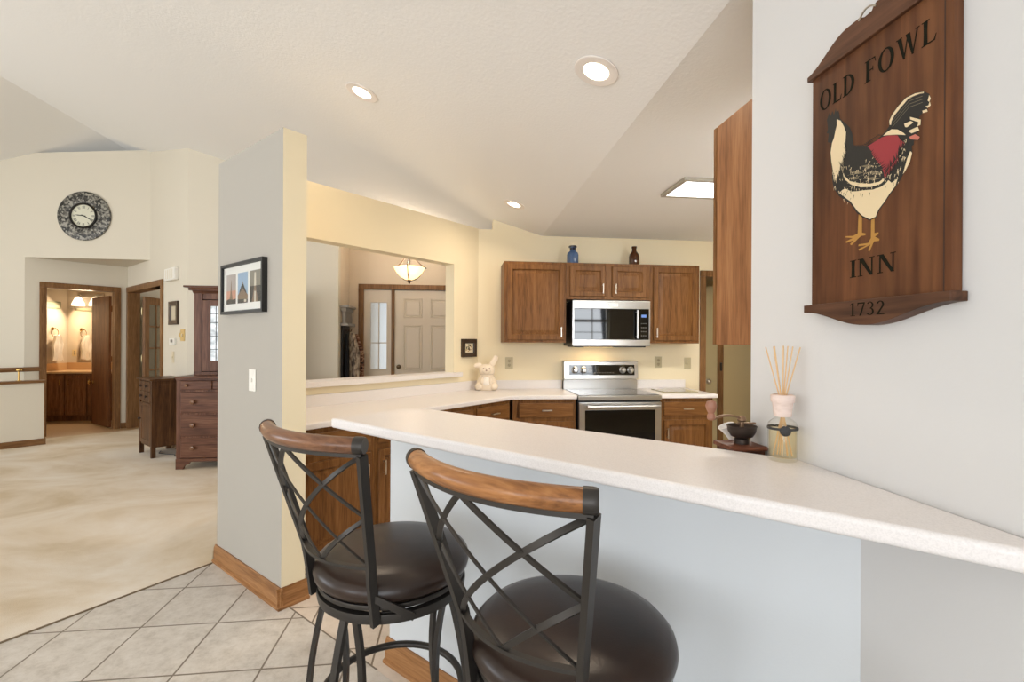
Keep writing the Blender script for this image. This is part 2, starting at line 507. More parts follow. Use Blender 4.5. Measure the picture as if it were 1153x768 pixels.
# front door wall
bm = NB(); wall(bm, -1.64, 4.1, 6.95, 7.07, lambda x: zk(x) if x < .88 else 2.52, [(-1.33, 0.02, 0, 2.17)])
struct('wall_front', bm, M['foyer_wall'])
# bathroom shell
bm = NB(); box(bm, -7.10, 7.46, 0, -7.006, 9.55, 2.575); struct('wall_bath_left', bm, M['foyer_wall'])
bm = NB(); box(bm, -7.10, 9.45, 0, -5.25, 9.55, 2.575); struct('wall_bath_mirror', bm, M['foyer_wall'])
bm = NB(); box(bm, -5.6, 9.75, 0, -1.6, 9.85, 2.56); struct('wall_den_back', bm, M['beige_wall'])
# living room outer walls with windows, one rear opening added for light (behind and left of the camera)
bm = NB()
prism(bm, [(-0.1, 0), (7.5, 0), (7.5, 0.55), (-0.1, 0.55)], -9.3, -9.2, 'x')
for a, b in ((-3.3, -0.1), (4.5, 7.6)):
    prism(bm, [(a, 0), (b, 0), (b, zk(-9.2)), (a, zk(-9.2))], -9.3, -9.2, 'x')
prism(bm, [(-0.1, 2.8), (4.5, 2.8), (4.5, zk(-9.2)), (-0.1, zk(-9.2))], -9.3, -9.2, 'x')
struct('wall_left', bm, M['beige_wall'])
bm = NB(); wall(bm, -9.3, 1.0, -3.3, -3.2, lambda x: zk(x) if x < .88 else 2.52, [(-8.5, -4.3, 0.6, 2.9), (-3.0, 0.4, 0.45, 2.65)])  # left-hand opening is added to let more light into the living room
bm2 = None
struct('wall_rear', bm, M['white_wall'])
bm = NB()
for x in (-3.0, -1.87, -0.73, 0.4):
    box(bm, x - .03, -3.28, .45, x + .03, -3.22, 2.65)
for z in (.45, 1.2, 1.9, 2.65):
    box(bm, -3.0, -3.275, z - .025, 0.4, -3.225, z + .025)
for x in (-8.5, -7.1, -5.7, -4.3):  # frame of the added living room opening
    box(bm, x - .03, -3.28, .6, x + .03, -3.22, 2.9)
for z in (.6, 2.9):
    box(bm, -8.5, -3.275, z - .025, -4.3, -3.225, z + .025)
struct('window_2', bm, M['white_plastic'])

# skirting
def skirt(bm, x0, x1, yf, h=0.105, th=0.014):
    prism(bm, [(yf - th - .012, 0), (yf, 0), (yf, h), (yf - th * .4, h), (yf - th, h - .02), (yf - th, .018), (yf - th - .012, .012)], x0, x1, 'x')
bm = NB(); skirt(bm, -3.345, -2.461, 1.20)
struct('baseboard_wing', bm, M['oak_light'], RC)
bm = NB(); skirt(bm, 1.174, 1.345, 2.487)
struct('baseboard_wing_end', bm, M['oak_light'], RB)
bm = NB(); skirt(bm, -1.72, -0.05, 1.30)
struct('baseboard_bar', bm, M['oak_light'], RC)
bm = NB(); skirt(bm, 2.035, 2.117, 9.50, .09)
struct('baseboard_bathroom', bm, M['trim_h'], RB)
bm = NB(); skirt(bm, -7.74, -6.85, 2.117, .09)
struct('baseboard_thermostat', bm, M['trim_h'], RC)
bm = NB(); skirt(bm, -3.33, -1.53, 6.334, .09)
struct('baseboard_hutch', bm, M['trim_h'])

# casings
def casing(bm, x0, x1, z1, yf, w=0.075, th=0.02, depth=0.12, left=True, right=True, mi=0):
    """x0..x1 outer edges, z1 outer top; also lines the opening"""
    if left: box(bm, x0, yf - th, 0, x0 + w, yf + depth + th, z1 - w, .004)
    if right: box(bm, x1 - w, yf - th, 0, x1, yf + depth + th, z1 - w, .004)
    box(bm, x0 if left else x0, yf - th - .002, z1 - w, x1, yf + depth + th + .002, z1, .004)
bm = NB(); casing(bm, 1.113, 2.030, 2.228, 9.50, .077)
struct('trim_2', bm, M['trim'], RB)
bm = NB(); casing(bm, -9.49, -7.747, 2.235, 2.117, .085)
struct('trim_3', bm, M['trim'], RC)
bm = NB(); casing(bm, 2.64, 3.62, 2.195, 4.93, .066)
struct('trim_4', bm, M['trim'])
bm = NB()
casing(bm, -1.395, 0.085, 2.215, 6.95, .07)
box(bm, -0.940, 6.945, 0, -0.900, 7.07, 2.15, .003)
struct('trim_5', bm, M['trim'])

# half wall by the stairs
bm = NB(); box(bm, -0.4, 8.82, 0, 1.083, 8.93, .826)
struct('wall_half', bm, M['beige_wall'], RB)
bm = NB(); box(bm, -0.4, 8.79, .826, 1.102, 8.955, .86, .006); box(bm, 1.083, 8.815, 0, 1.095, 8.935, .826)
struct('trim_6', bm, M['trim_h'], RB)
bm = NB(); skirt(bm, -0.4, 1.10, 8.82, .085)
struct('baseboard_half', bm, M['trim_h'], RB)

# ================================================================== DOORS
def ring_panel(bm, x0, x1, z0, z1, rings, mi=0):
    """nested rectangles: rings = [(inset, y), ...]; last ring is filled"""
    prev = None
    for ins, y in rings:
        cur = [bm.verts.new(p) for p in ((x0 + ins, y, z0 + ins), (x1 - ins, y, z0 + ins), (x1 - ins, y, z1 - ins), (x0 + ins, y, z1 - ins))]
        if prev:
            for i in range(4):
                f = bm.faces.new([prev[i], prev[(i + 1) % 4], cur[(i + 1) % 4], cur[i]]); f.material_index = mi
        prev = cur
    f = bm.faces.new(prev); f.material_index = mi

# front door: six raised panels
bm = NB()
box(bm, -0.898, 6.985, 0.01, 0.012, 7.03, 2.14)
for (x0, x1) in ((-0.77, -0.50), (-0.386, -0.116)):
    for (z0, z1) in ((1.74, 2.02), (0.98, 1.64), (0.22, 0.86)):
        ring_panel(bm, x0, x1, z0, z1, [(0, 6.984), (0.012, 6.975), (0.028, 6.988), (0.045, 6.976)])
d = struct('door_1', bm, M['door_paint'])
bm = NB(); lathe(bm, [(.03, 0), (.03, -.008), (.012, -.012), (.012, -.035), (.028, -.045), (.030, -.06), (.02, -.072), (.004, -.075)], 20, (-0.832, 6.985, 1.037), 'y')
obj('door_knob', bm, pmat('aged_brass_knob', (120, 104, 84), .3, 1.0), d)
# sidelight
bm = NB()
x0, x1, z0, z1 = -1.325, -0.942, 0.01, 2.14
gx0, gx1, gz0, gz1 = -1.232, -1.008, 1.005, 1.955
for a in ((x0, z0, gx0, z1), (gx1, z0, x1, z1), (gx0, z0, gx1, gz0), (gx0, gz1, gx1, z1)):
    box(bm, a[0], 6.985, a[1], a[2], 7.03, a[3])
for a in ((gx0 - .02, gz0 - .02, gx0, gz1 + .02), (gx1, gz0 - .02, gx1 + .02, gz1 + .02), (gx0, gz0 - .02, gx1, gz0), (gx0, gz1, gx1, gz1 + .02)):
    box(bm, a[0], 6.975, a[1], a[2], 6.986, a[3], .003)
box(bm, (gx0 + gx1) / 2 - .008, 6.99, gz0, (gx0 + gx1) / 2 + .008, 7.02, gz1)
box(bm, gx0, 6.99, 1.37, gx1, 7.02, 1.386)
w = struct('window_3', bm, M['door_paint'])
bm = NB(); box(bm, gx0, 7.002, gz0, gx1, 7.008, gz1)
obj('window_pane', bm, glass('frosted_entry_glass', (255, 254, 248), 0.25), w)

# bathroom door, swung in
def door_leaf(name, hinge, direction, width, height, mat, th=0.035):
    ang = math.atan2(direction[1], direction[0])
    bm = NB(); box(bm, 0, -th / 2, 0.012, width, th / 2, height, .003)
    o = struct(name, bm, mat, ang, (hinge[0], hinge[1], 0))
    return o
d = door_leaf('door_2', (-5.473, 8.215), (-0.575, 0.47), 0.735, 2.10, wood('bath_door_oak', (84, 50, 26), (112, 70, 40), (134, 88, 54)))
for k, sgn in enumerate((1, -1)):
    bm = NB(); lathe(bm, [(.03, 0), (.03, .008), (.012, .012), (.012, .035), (.026, .045), (.030, .058), (.02, .07), (.004, .073)], 18, (0, 0, 0), 'y')
    for v in bm.verts: v.co.y *= sgn
    obj('door_knob', bm, M['brass'], d, (0.67, sgn * .0175, 0.70))
bm = NB()
for z in (.25, 1.05, 1.85):
    box(bm, -.012, -.022, z, .012, -.0165, z + .09)
obj('hinge', bm, M['brass'], d)

# glazed door of the den, swung in
bm = NB()
wd, hh = 0.78, 2.09
box(bm, 0, -.018, .012, .11, .018, hh); box(bm, wd - .11, -.018, .012, wd, .018, hh)
box(bm, .11, -.018, .012, wd - .11, .018, .22); box(bm, .11, -.018, hh - .12, wd - .11, .018, hh)
for i in range(1, 3):
    x = .11 + (wd - .22) * i / 3; box(bm, x - .012, -.014, .22, x + .012, .014, hh - .12)
for i in range(1, 5):
    z = .22 + (hh - .34) * i / 5; box(bm, .11, -.014, z - .012, wd - .11, .014, z + .012)
d = struct('door_3', bm, M['trim'], PI / 2, (-4.925, 8.12, 0))
bm = NB(); box(bm, .11, -.003, .22, wd - .11, .003, hh - .12)
obj('door_glass', bm, pmat('door_glass_tint', (170, 160, 136), 0.05, Transmission_Weight=0.7), d)
bm = NB()
for z in (.30, 1.05, 1.80): box(bm, -.014, .0185, z, .03, .024, z + .11)
obj('hinge', bm, pmat('pale_hinge_metal', (214, 196, 150), .3, 1.0), d)

# door leaf standing open beyond the kitchen doorway
bm = NB(); box(bm, 2.98, 5.52, .01, 3.19, 5.56, 2.1, .003)
d = struct('door_4', bm, paint('dimmed_cream_door_paint', (188, 172, 132), 100, .05, .5))  # olive tone in the cream stands in for the dimness beyond the doorway
bm = NB(); lathe(bm, [(.03, 0), (.03, -.008), (.012, -.012), (.012, -.035), (.028, -.045), (.03, -.06), (.02, -.072), (.004, -.075)], 18, (3.055, 5.52, 0.93), 'y')
obj('door_knob', bm, M['nickel'], d)
bm = NB(); box(bm, 3.19, 5.50, 0, 3.26, 5.60, 2.17, .003)
t7 = struct('trim_7', bm, M['trim'])
bm = NB(); box(bm, 3.215, 5.485, 1.06, 3.235, 5.502, 1.16, .002)
obj('hinge', bm, M['black_metal'], t7)
bm = NB(); box(bm, 3.26, 5.50, 0, 4.0, 5.60, 2.17); struct('wall_closet', bm, paint('tan_closet_door_paint', (186, 166, 124)))
# ================================================================== KITCHEN CABINETS
def bar_pull(name, parent, x, z0, z1, y, mat, horizontal=False, loc=None):
    bm = NB(); r = .0055
    if not horizontal:
        box(bm, x - r, y - .030, z0, x + r, y - .021, z1, .003)
        for z in (z0 + .012, z1 - .012): lathe(bm, [(.0045, y - .022), (.0045, y)], 10, (x, 0, z), 'y')
    else:
        box(bm, z0, y - .030, x - r, z1, y - .021, x + r, .003)
        for q in (z0 + .012, z1 - .012): lathe(bm, [(.0045, y - .022), (.0045, y)], 10, (q, 0, x), 'y')
    return obj(name, bm, mat, parent)

DOOR = [(0, -.001), (0, -.016), (.005, -.021), (.048, -.021), (.056, -.007), (.064, -.006), (.092, -.019), (.096, -.019)]
DRAWER = [(0, -.001), (0, -.014), (.008, -.020)]
def cab_door(parent, x0, x1, z0, z1, pull=None, rings=DOOR, mat=None):
    bm = NB(); ring_panel(bm, x0, x1, z0, z1, rings)
    d = obj('door', bm, mat or M['oak'], parent)
    if pull: bar_pull('handle', d, pull[0], pull[1], pull[2], -.020, M['nickel'])
    return d
def cab_drawer(parent, x0, x1, z0, z1, pull=True):
    bm = NB(); ring_panel(bm, x0, x1, z0, z1, DRAWER)
    d = obj('drawer', bm, M['oak_h'], parent)
    if pull:
        c = (x0 + x1) / 2; bar_pull('handle', d, (z0 + z1) / 2, c - .048, c + .048, -.020, M['nickel'], True)
    return d

def upper_cab(label, u0, u1, z0, z1, doors, depth=0.33, v=4.60):
    t = thing('wall_cabinet', label, 'cabinet', (u0, v, z0), 0, 'oak cabinets above the range counter')
    w, h = u1 - u0, z1 - z0
    bm = NB(); box(bm, 0, 0.019, 0, w, depth - .001, h); obj('body', bm, M['oak'], t)
    bm = NB()
    for a in ((0, 0, .038, h), (w - .038, 0, w, h)): box(bm, a[0], 0, a[1], a[2], .019, a[3])
    box(bm, .038, 0, 0, w - .038, .019, .038); box(bm, .038, 0, h - .038, w - .038, .019, h)
    if len(doors) > 1: box(bm, w / 2 - .03, 0, .038, w / 2 + .03, .019, h - .038)
    obj('face_frame', bm, M['oak'], t)
    for a, b, px in doors: cab_door(t, a, b, .028, h - .028, (px, .055, .155))
    return t
upper_cab('tall oak wall cabinet left of the microwave', 0.452, 1.068, 1.395, 2.190, [(.03, .592, .562)])
upper_cab('short oak wall cabinet with two doors above the microwave', 1.070, 1.933, 1.828, 2.190, [(.035, .395, .365), (.465, .828, .495)])
upper_cab('oak wall cabinet right of the microwave beside the doorway', 1.935, 2.457, 1.395, 2.190, [(.03, .492, .06)])
# cabinet on the end wall: its plain side faces the bar
t = thing('wall_cabinet', 'oak cabinet hanging past the end of the white sign wall, plain side showing', 'cabinet', (0.92, 1.349, 1.395))
bm = NB(); box(bm, 0, .001, 0, 0.80, .252, .777); obj('body', bm, wood('oak_side_panel', (108, 70, 42), (146, 98, 62), (166, 118, 78), 'z'), t)
bm = NB()
for a in ((-.002, 0, .04, .777), (.76, 0, .80, .777)): box(bm, a[0], .2525, a[1], a[2], .272, a[3], .002)
box(bm, .04, .2525, 0, .76, .272, .04); box(bm, .04, .2525, .737, .76, .272, .777)
obj('face_frame', bm, M['oak'], t)
bm = NB(); ring_panel(bm, .03, .77, .028, .749, [(i, .272 - y) for i, y in DOOR]); obj('door', bm, M['oak'], t)

# base cabinets -----------------------------------------------------
def base_cab(label, loc, rz, w, drawers, doors, depth=0.6, group='oak base cabinets under the kitchen counters', h=0.874):
    t = thing('base_cabinet', label, 'cabinet', loc, rz, group)
    bm = NB(); box(bm, 0.001, .02, .10, w - .001, depth, h); box(bm, 0.001, .07, 0.005, w - .001, depth, .10); obj('body', bm, M['oak'], t)
    bm = NB()
    for a in ((0.001, .10, .04, h), (w - .04, .10, w - .001, h)): box(bm, a[0], 0, a[1], a[2], .0195, a[3])
    for z0, z1 in ((.10, .125), (.66, .71), (.835, h)): box(bm, .04, 0, z0, w - .04, .0195, z1)
    obj('face_frame', bm, M['oak'], t)
    for a, b in drawers: cab_drawer(t, a, b, .712, .842)
    for a, b, px in doors: cab_door(t, a, b, .115, .672, (px, .50, .60))
    return t
# along the pass-through, faces on s=-2.70 (local x = t)
def ptcab(label, t0, t1, drawers, doors):
    u, v, _ = st(-2.70, t0)
    return base_cab(label, (u, v, 0), RB, t1 - t0, drawers, doors)
ptcab('oak base cabinet against the wing wall, behind the left stool', 1.345, 1.925, [(.035, .545)], [(.035, .545, .505)])
ptcab('oak base cabinet behind the left end of the raised bar', 1.926, 2.420, [(.022, .472)], [(.022, .472, .058)])
ptcab('oak base cabinet under the pass-through, second from the corner', 2.421, 2.905, [(.025, .460)], [(.025, .460, .06)])
ptcab('oak base cabinet under the pass-through, next to the inside corner', 2.906, 3.376, [(.020, .450)], [(.020, .450, .41)])
base_cab('oak base cabinet left of the steel range', (0.505, 4.295, 0), 0, 0.590, [(.06, .565)], [(.06, .565, .10)], .63)
base_cab('oak base cabinet right of the steel range', (1.912, 4.295, 0), 0, 0.525, [(.03, .495)], [(.03, .495, .06)], .63)

# counters ----------------------------------------------------------
t = thing('countertop', 'almond laminate countertop running under the pass-through to the range', 'countertop', (0, 0, 0))
bm = NB()
A = st(-2.66, 1.333); B_ = st(-3.334, 1.333); Cc = (4.929 - 3.334 * R2, 4.929)
prism(bm, [A[:2], (4.262 - 2.66 * R2, 4.262), (1.101, 4.262), (1.101, 4.929), Cc, B_[:2]], .876, .914, 'z', 0, .010)
obj('counter_top', bm, M['laminate'], t)
bm = NB()
a = st(-3.334, 1.335); b = st(-3.312, 1.335)
prism(bm, [a[:2], b[:2], (4.907 - 3.312 * R2, 4.907), Cc], .9142, 1.002, 'z')
prism(bm, [(4.907 - 3.312 * R2, 4.907), (1.098, 4.907), (1.098, 4.929), Cc], .9142, 1.002, 'z')
obj('backsplash', bm, M['laminate'], t)
t = thing('countertop', 'short almond laminate countertop right of the range', 'countertop', (1.908, 4.262, 0))
bm = NB(); prism(bm, [(0, 0), (.566, 0), (.566, .667), (0, .667)], .876, .914, 'z', 0, .010); obj('counter_top', bm, M['laminate'], t)
bm = NB(); box(bm, 0.002, .645, .9142, .56, .667, 1.002, .003); obj('backsplash', bm, M['laminate'], t)

# peninsula behind the bar
t = thing('countertop', 'lower kitchen countertop behind the raised bar, carrying the coffee grinder', 'countertop', (0, 0, 0))
bm = NB()
pp = [st(-1.70, 1.422), (0.8865, 2 ** .5 * 1.422 - 0.8865, 0), (0.8865, 1.351, 0), (2.9, 1.351, 0), (2.9, 1.98, 0), (2.05 * R2 - 1.98, 1.98, 0), st(-1.70, 2.05)]
prism(bm, [p[:2] for p in pp], .876, .914, 'z', 0, .008)
obj('counter_top', bm, M['laminate'], t)
u, v, _ = st(-0.25, 2.02)
t = base_cab('oak base cabinet on the kitchen side of the raised bar', (u, v, 0), RC + PI, 1.42, [(.03, .69), (.73, 1.39)], [(.03, .69, .65), (.73, 1.39, .77)], .595)

# raised bar ----------------------------------------------------------
bm = NB()
pl = [(-1.712, 1.0175), (.2365, 1.0175), (-.1855, 1.4395), (-1.60, 1.4395)]
pl += [(-1.60 - .112 * math.sin(a), 1.3275 + .112 * math.cos(a)) for a in [PI / 2 * i / 8 for i in range(1, 9)]]
prism(bm, pl, 1.0601, 1.098, 'z', 0, .011)
tag(obj('breakfast_bar', bm, M['laminate'], None, None, RC), 'long raised almond bar top in front of the two stools', 'breakfast bar')

# ================================================================== APPLIANCES
def text_mesh(name, body, size, mat, parent, loc, rot):
    cu = bpy.data.curves.new(name, 'FONT'); cu.body = body; cu.size = size; cu.align_x = 'CENTER'; cu.align_y = 'CENTER'; cu.extrude = .0002
    tmp = bpy.data.objects.new('tmp_text', cu); COL.objects.link(tmp)
    dg = bpy.context.evaluated_depsgraph_get()
    me = bpy.data.meshes.new_from_object(tmp.evaluated_get(dg))
    bpy.data.objects.remove(tmp)
    me.name = name; me.materials.clear(); me.materials.append(mat)
    o = bpy.data.objects.new(name, me); COL.objects.link(o); o.parent = parent; o.location = loc; o.rotation_euler = rot
    return o

# microwave: front at v=4.53
t = thing('microwave', 'stainless over-the-range microwave with black glass door', 'microwave', (1.118, 4.53, 1.366))
w, h = .790, .446
bm = NB(); box(bm, 0.004, .035, 0, w - .004, .399, h - .002); box(bm, .03, .04, -.012, w - .03, .34, 0); obj('body', bm, M['black_plastic'], t)
bm = NB()
box(bm, 0, 0, h - .078, w, .034, h, .004); box(bm, 0, 0, 0, w, .034, .062, .004)
box(bm, 0, 0, .062, .014, .034, h - .078); box(bm, w - .012, 0, .062, w, .034, h - .078)
obj('front_frame', bm, M['steel'], t)
bm = NB(); box(bm, .0145, .004, .0625, .672, .034, h - .0785, .002)
d = obj('door', bm, M['black_glass'], t)
bm = NB()
tube(bm, [(.648, -.034, .075), (.648, -.034, h - .09)], .011, 14)
for z in (.095, h - .11): tube(bm, [(.648, -.034, z), (.648, .004, z)], .007, 10)
obj('handle', bm, M['steel'], d)
bm = NB(); box(bm, .673, .005, .0625, w - .0125, .034, h - .0785, .002)
cp = obj('control_panel', bm, M['black_glass'], t)
bm = NB(); box(bm, .700, .0042, .285, .752, .006, .312); obj('display', bm, emit('blue_display_glow', (150, 185, 255), .8), cp)
for i in range(4):
    for j in range(3):
        bm = NB(); box(bm, .700 + j * .02, .0043, .10 + i * .04, .710 + j * .02, .006, .108 + i * .04)
        obj('button', bm, M['grey_plastic'], cp)
bm = NB(); box(bm, .345, -.0015, h - .058, .460, .001, h - .024, .001)
bd = obj('badge', bm, pmat('pale_badge', (226, 222, 214), .35, .3), t)
text_mesh('badge_lettering', 'KitchenAid', .020, M['black_plastic'], bd, (.4025, -.0018, h - .041), (PI / 2, 0, 0))
bm = NB(); box(bm, .16, .10, -.0135, .44, .22, -.012); obj('lamp_lens', bm, emit('microwave_lamp_glow', (255, 214, 150), 6), t)
area('microwave_lamp', (1.42, 4.69, 1.350), (1.42, 4.74, 0.9), .26, .10, 1.6, (1.0, .72, .42))

# range
t = thing('kitchen_range', 'stainless electric range with glass cooktop under the microwave', 'range', (1.105, 4.235, 0))
w = .798
bm = NB(); box(bm, 0.002, .035, .05, w - .002, .66, .866); box(bm, .03, .08, 0, w - .03, .62, .05); obj('body', bm, M['black_plastic'], t)
bm = NB(); box(bm, 0, 0.005, .866, w, .62, .910, .005); obj('cooktop_rim', bm, M['steel'], t)
bm = NB(); box(bm, .016, .03, .9102, w - .016, .595, .9135, .001)
ck = obj('glass_cooktop', bm, pmat('dark_glass_cooktop', (16, 16, 17), .07, 0, .7), t)
for x, y, r in ((.21, .17, .105), (.59, .17, .085), (.21, .45, .085), (.59, .45, .105)):
    bm = NB(); lathe(bm, [(r, .9136), (r, .9138), (r - .004, .9138), (r - .004, .9136)], 40, (x, y, 0), cap=False)
    obj('burner_ring', bm, M['grey_plastic'], ck)
bm = NB(); box(bm, 0, .615, .905, w, .690, 1.008, .006); obj('backguard_base', bm, M['steel'], t)
bm = NB(); prism(bm, [(.590, 1.018), (.690, 1.018), (.690, 1.208), (.618, 1.208), (.604, 1.200)], 0, w, 'x', 0, .004)
box(bm, .01, .62, 1.005, w - .01, .68, 1.02)
bg = obj('backguard', bm, M['steel'], t)
bm = NB(); prism(bm, [(.589, 1.058), (.5975, 1.166), (.606, 1.166), (.598, 1.058)], .055, w - .04, 'x')
cp = obj('control_panel', bm, M['black_glass'], bg)
for x in (.112, .205, .628, .715):
    bm = NB(); lathe(bm, [(.036, 0), (.036, -.006), (.027, -.010), (.024, -.034), (.020, -.038), (.003, -.038)], 24, (0, 0, 0), 'y')
    box(bm, -.004, -.045, -.024, .004, -.036, .024, .002)
    k = obj('knob', bm, M['steel'], cp, (x, .5935, 1.112)); k.rotation_euler = (math.radians(-4), .5, 0)
for i in range(8):
    bm = NB(); box(bm, .32 + i * .028, .5895, 1.080, .334 + i * .028, .592, 1.086); obj('touch_key', bm, M['grey_plastic'], cp)
for i in range(3):
    bm = NB(); box(bm, .26, .5915 + i * .0008, 1.10 + i * .018, .30, .5935 + i * .0008, 1.104 + i * .018); obj('touch_key', bm, M['grey_plastic'], cp)
bm = NB(); box(bm, .006, 0, .27, w - .006, .034, .848, .006)
od = obj('oven_door', bm, M['steel'], t)
bm = NB(); box(bm, .062, -.003, .335, w - .066, .002, .778, .002); obj('oven_window', bm, M['black_glass'], od)
bm = NB()
tube(bm, [(.07, -.055, .815), (w - .04, -.055, .815)], .014, 16)
for x in (.09, w - .06): tube(bm, [(x, -.055, .815), (x, 0, .815)], .010, 12)
obj('handle', bm, M['steel'], od)
bm = NB(); box(bm, .006, .004, .07, w - .006, .034, .262, .006)
dr = obj('warming_drawer', bm, M['steel'], t)
bm = NB(); tube(bm, [(.09, -.04, .215), (w - .09, -.04, .215)], .011, 14)
for x in (.11, w - .11): tube(bm, [(x, -.04, .215), (x, .006, .215)], .008, 10)
obj('handle', bm, M['steel'], dr)

# ================================================================== SMALL KITCHEN THINGS
# bottles on the cabinets
bm = NB(); lathe(bm, [(0.0080, 0.0000), (0.0528, 0.0000), (0.0592, 0.0104), (0.0592, 0.1001), (0.0528, 0.1218), (0.0320, 0.1375), (0.0288, 0.1444), (0.0288, 0.1705), (0.0400, 0.1740), (0.0416, 0.1862), (0.0368, 0.1914), (0.0272, 0.1914), (0.0240, 0.1653), (0.0240, 0.1462)], 40, cap=False)
b = tag(obj('bottle', bm, pmat('slate_blue_glaze', (72, 96, 132), .12), None, (1.165, 4.73, 2.1905)), 'blue glazed bottle with dark neck on the cabinet tops', 'bottle')
bm = NB(); lathe(bm, [(0.0300, 0.1496), (0.0300, 0.1714), (0.0412, 0.1744), (0.0428, 0.1862), (0.0376, 0.1927), (0.0264, 0.1927)], 40, cap=False)
obj('dark_neck', bm, pmat('navy_glaze', (22, 24, 44), .15), b)
bm = NB(); lathe(bm, [(0.0084, 0.0000), (0.0487, 0.0000), (0.0538, 0.0085), (0.0538, 0.0978), (0.0470, 0.1232), (0.0269, 0.1513), (0.0227, 0.1615), (0.0227, 0.1853), (0.0269, 0.1870), (0.0269, 0.2040), (0.0185, 0.2040), (0.0168, 0.1615)], 40, cap=False)
tag(obj('bottle', bm, pmat('amber_glass', (70, 36, 12), .06, 0, .6), None, (1.815, 4.73, 2.1905)), 'amber brown glass bottle on the cabinet tops', 'bottle')

# cookie jar: white pottery animal
t = thing('cookie_jar', 'white ceramic rabbit cookie jar in the counter corner', 'jar', (.300, 4.79, .9145), math.radians(-6))
por = pmat('cream_white_pottery', (238, 222, 200), .25)
bm = NB()
lathe(bm, [(.02, 0), (.085, 0), (.100, .012), (.108, .05), (.102, .085), (.085, .125), (.070, .150), (.066, .158)], 36, sy=.9)
for sx in (-1, 1):
    t2 = bmesh.new(); bmesh.ops.create_uvsphere(t2, u_segments=18, v_segments=12, radius=1)
    for v in t2.verts: v.co = Vector((sx * .075 + v.co.x * .042, -.055 + v.co.y * .05, .042 + v.co.z * .040))
    merge(bm, t2)
    t2 = bmesh.new(); bmesh.ops.create_uvsphere(t2, u_segments=16, v_segments=10, radius=1)
    for v in t2.verts: v.co = Vector((sx * .042 + v.co.x * .024, -.078 + v.co.y * .026, .095 + v.co.z * .038))
    merge(bm, t2)
obj('body', bm, por, t)
bm = NB(); t2 = bmesh.new(); bmesh.ops.create_uvsphere(t2, u_segments=18, v_segments=12, radius=1)
for v in t2.verts: v.co = Vector((v.co.x * .048, -.062 + v.co.y * .045, .085 + v.co.z * .052))
merge(bm, t2); obj('belly_patch', bm, pmat('pale_pottery', (246, 238, 226), .25), t)
bm = NB()
lathe(bm, [(.066, .160), (.072, .164), (.078, .185), (.080, .21), (.070, .240), (.045, .258), (.01, .263)], 32, sy=.92)
t2 = bmesh.new(); bmesh.ops.create_uvsphere(t2, u_segments=18, v_segments=12, radius=1)
for v in t2.verts: v.co = Vector((v.co.x * .042, -.068 + v.co.y * .032, .196 + v.co.z * .028))
merge(bm, t2)
hd = obj('lid', bm, por, t)
for pts, in (([(.040, .0, .235), (.062, .0, .275), (.088, .005, .315), (.094, .005, .345)],), ([(-.050, 0, .232), (-.078, 0, .246), (-.104, .0, .248), (-.125, .0, .236)],)):
    bm = NB(); sweep(bm, pts, lambda q: circ(.030 * (1 - .55 * abs(q - .35)), .014, 12), (0, 0, 1))
    obj('ear', bm, por, hd)
bm = NB()
for sx in (-1, 1):
    lathe(bm, [(.008, -.078), (.006, -.084), (.001, -.086)], 12, (sx * .030, 0.002, .222), 'y')
lathe(bm, [(.010, -.097), (.006, -.102), (.001, -.103)], 12, (0, 0, .202), 'y')
obj('face_mark', bm, pmat('faded_brown_glaze', (176, 150, 130), .3), hd)

# glass cutting board
bm = NB(); prism(bm, [(0, 0), (.36, 0), (.36, .30), (0, .30)], 0, .008, 'z', 0, .003)
t2 = None
tag(obj('cutting_board', bm, pmat('olive_tempered_glass', (150, 142, 104), .12, 0, .6), None, (2.005, 4.43, .9145)), 'olive glass cutting board flat on the right counter', 'cutting board')

# outlets
def plate(name, label, cat, loc, rz, w, h, kind, mat, group=None):
    t = thing(name, label, cat, loc, rz, group)
    bm = NB(); box(bm, -w / 2, -.006, -h / 2, w / 2, -.0005, h / 2, .003); obj('cover_plate', bm, mat, t)
    if kind == 'outlet':
        for z in (-.022, .022):
            bm = NB(); lathe(bm, [(.017, -.006), (.017, -.008), (.015, -.009)], 20, (0, 0, z), 'y')
            s = obj('socket', bm, pmat('beige_socket', (176, 162, 130), .4), t)
            bm = NB()
            for x in (-.006, .006): box(bm, x - .0014, -.0096, z - .001, x + .0014, -.0088, z + .008)
            lathe(bm, [(.0025, -.0088), (.0025, -.0096)], 8, (0, 0, z - .008), 'y')
            obj('slot', bm, M['black_plastic'], s)
    else:
        bm = NB(); box(bm, -.006, -.014, -.012, .006, -.006, .012, .002); obj('toggle', bm, mat, t)
    return t
pm = pmat('antique_beige_plate', (196, 184, 150), .4)
plate('wall_outlet', 'beige outlet on the range wall left of the range', 'outlet', (.541, 4.93, 1.180), 0, .080, .125, 'outlet', pm, 'outlets above the counters')
plate('wall_outlet', 'beige outlet just right of the range', 'outlet', (2.168, 4.93, 1.190), 0, .075, .122, 'outlet', pm, 'outlets above the counters')
plate('wall_outlet', 'beige outlet nearest the kitchen doorway', 'outlet', (2.502, 4.93, 1.180), 0, .075, .122, 'switch', pm, 'outlets above the counters')
u, v, _ = st(-2.83, 1.20)
plate('light_switch', 'white light switch on the wing wall under the three-photo frame', 'switch', (u, v, 1.176), RC, .082, .125, 'switch', M['white_plastic'])

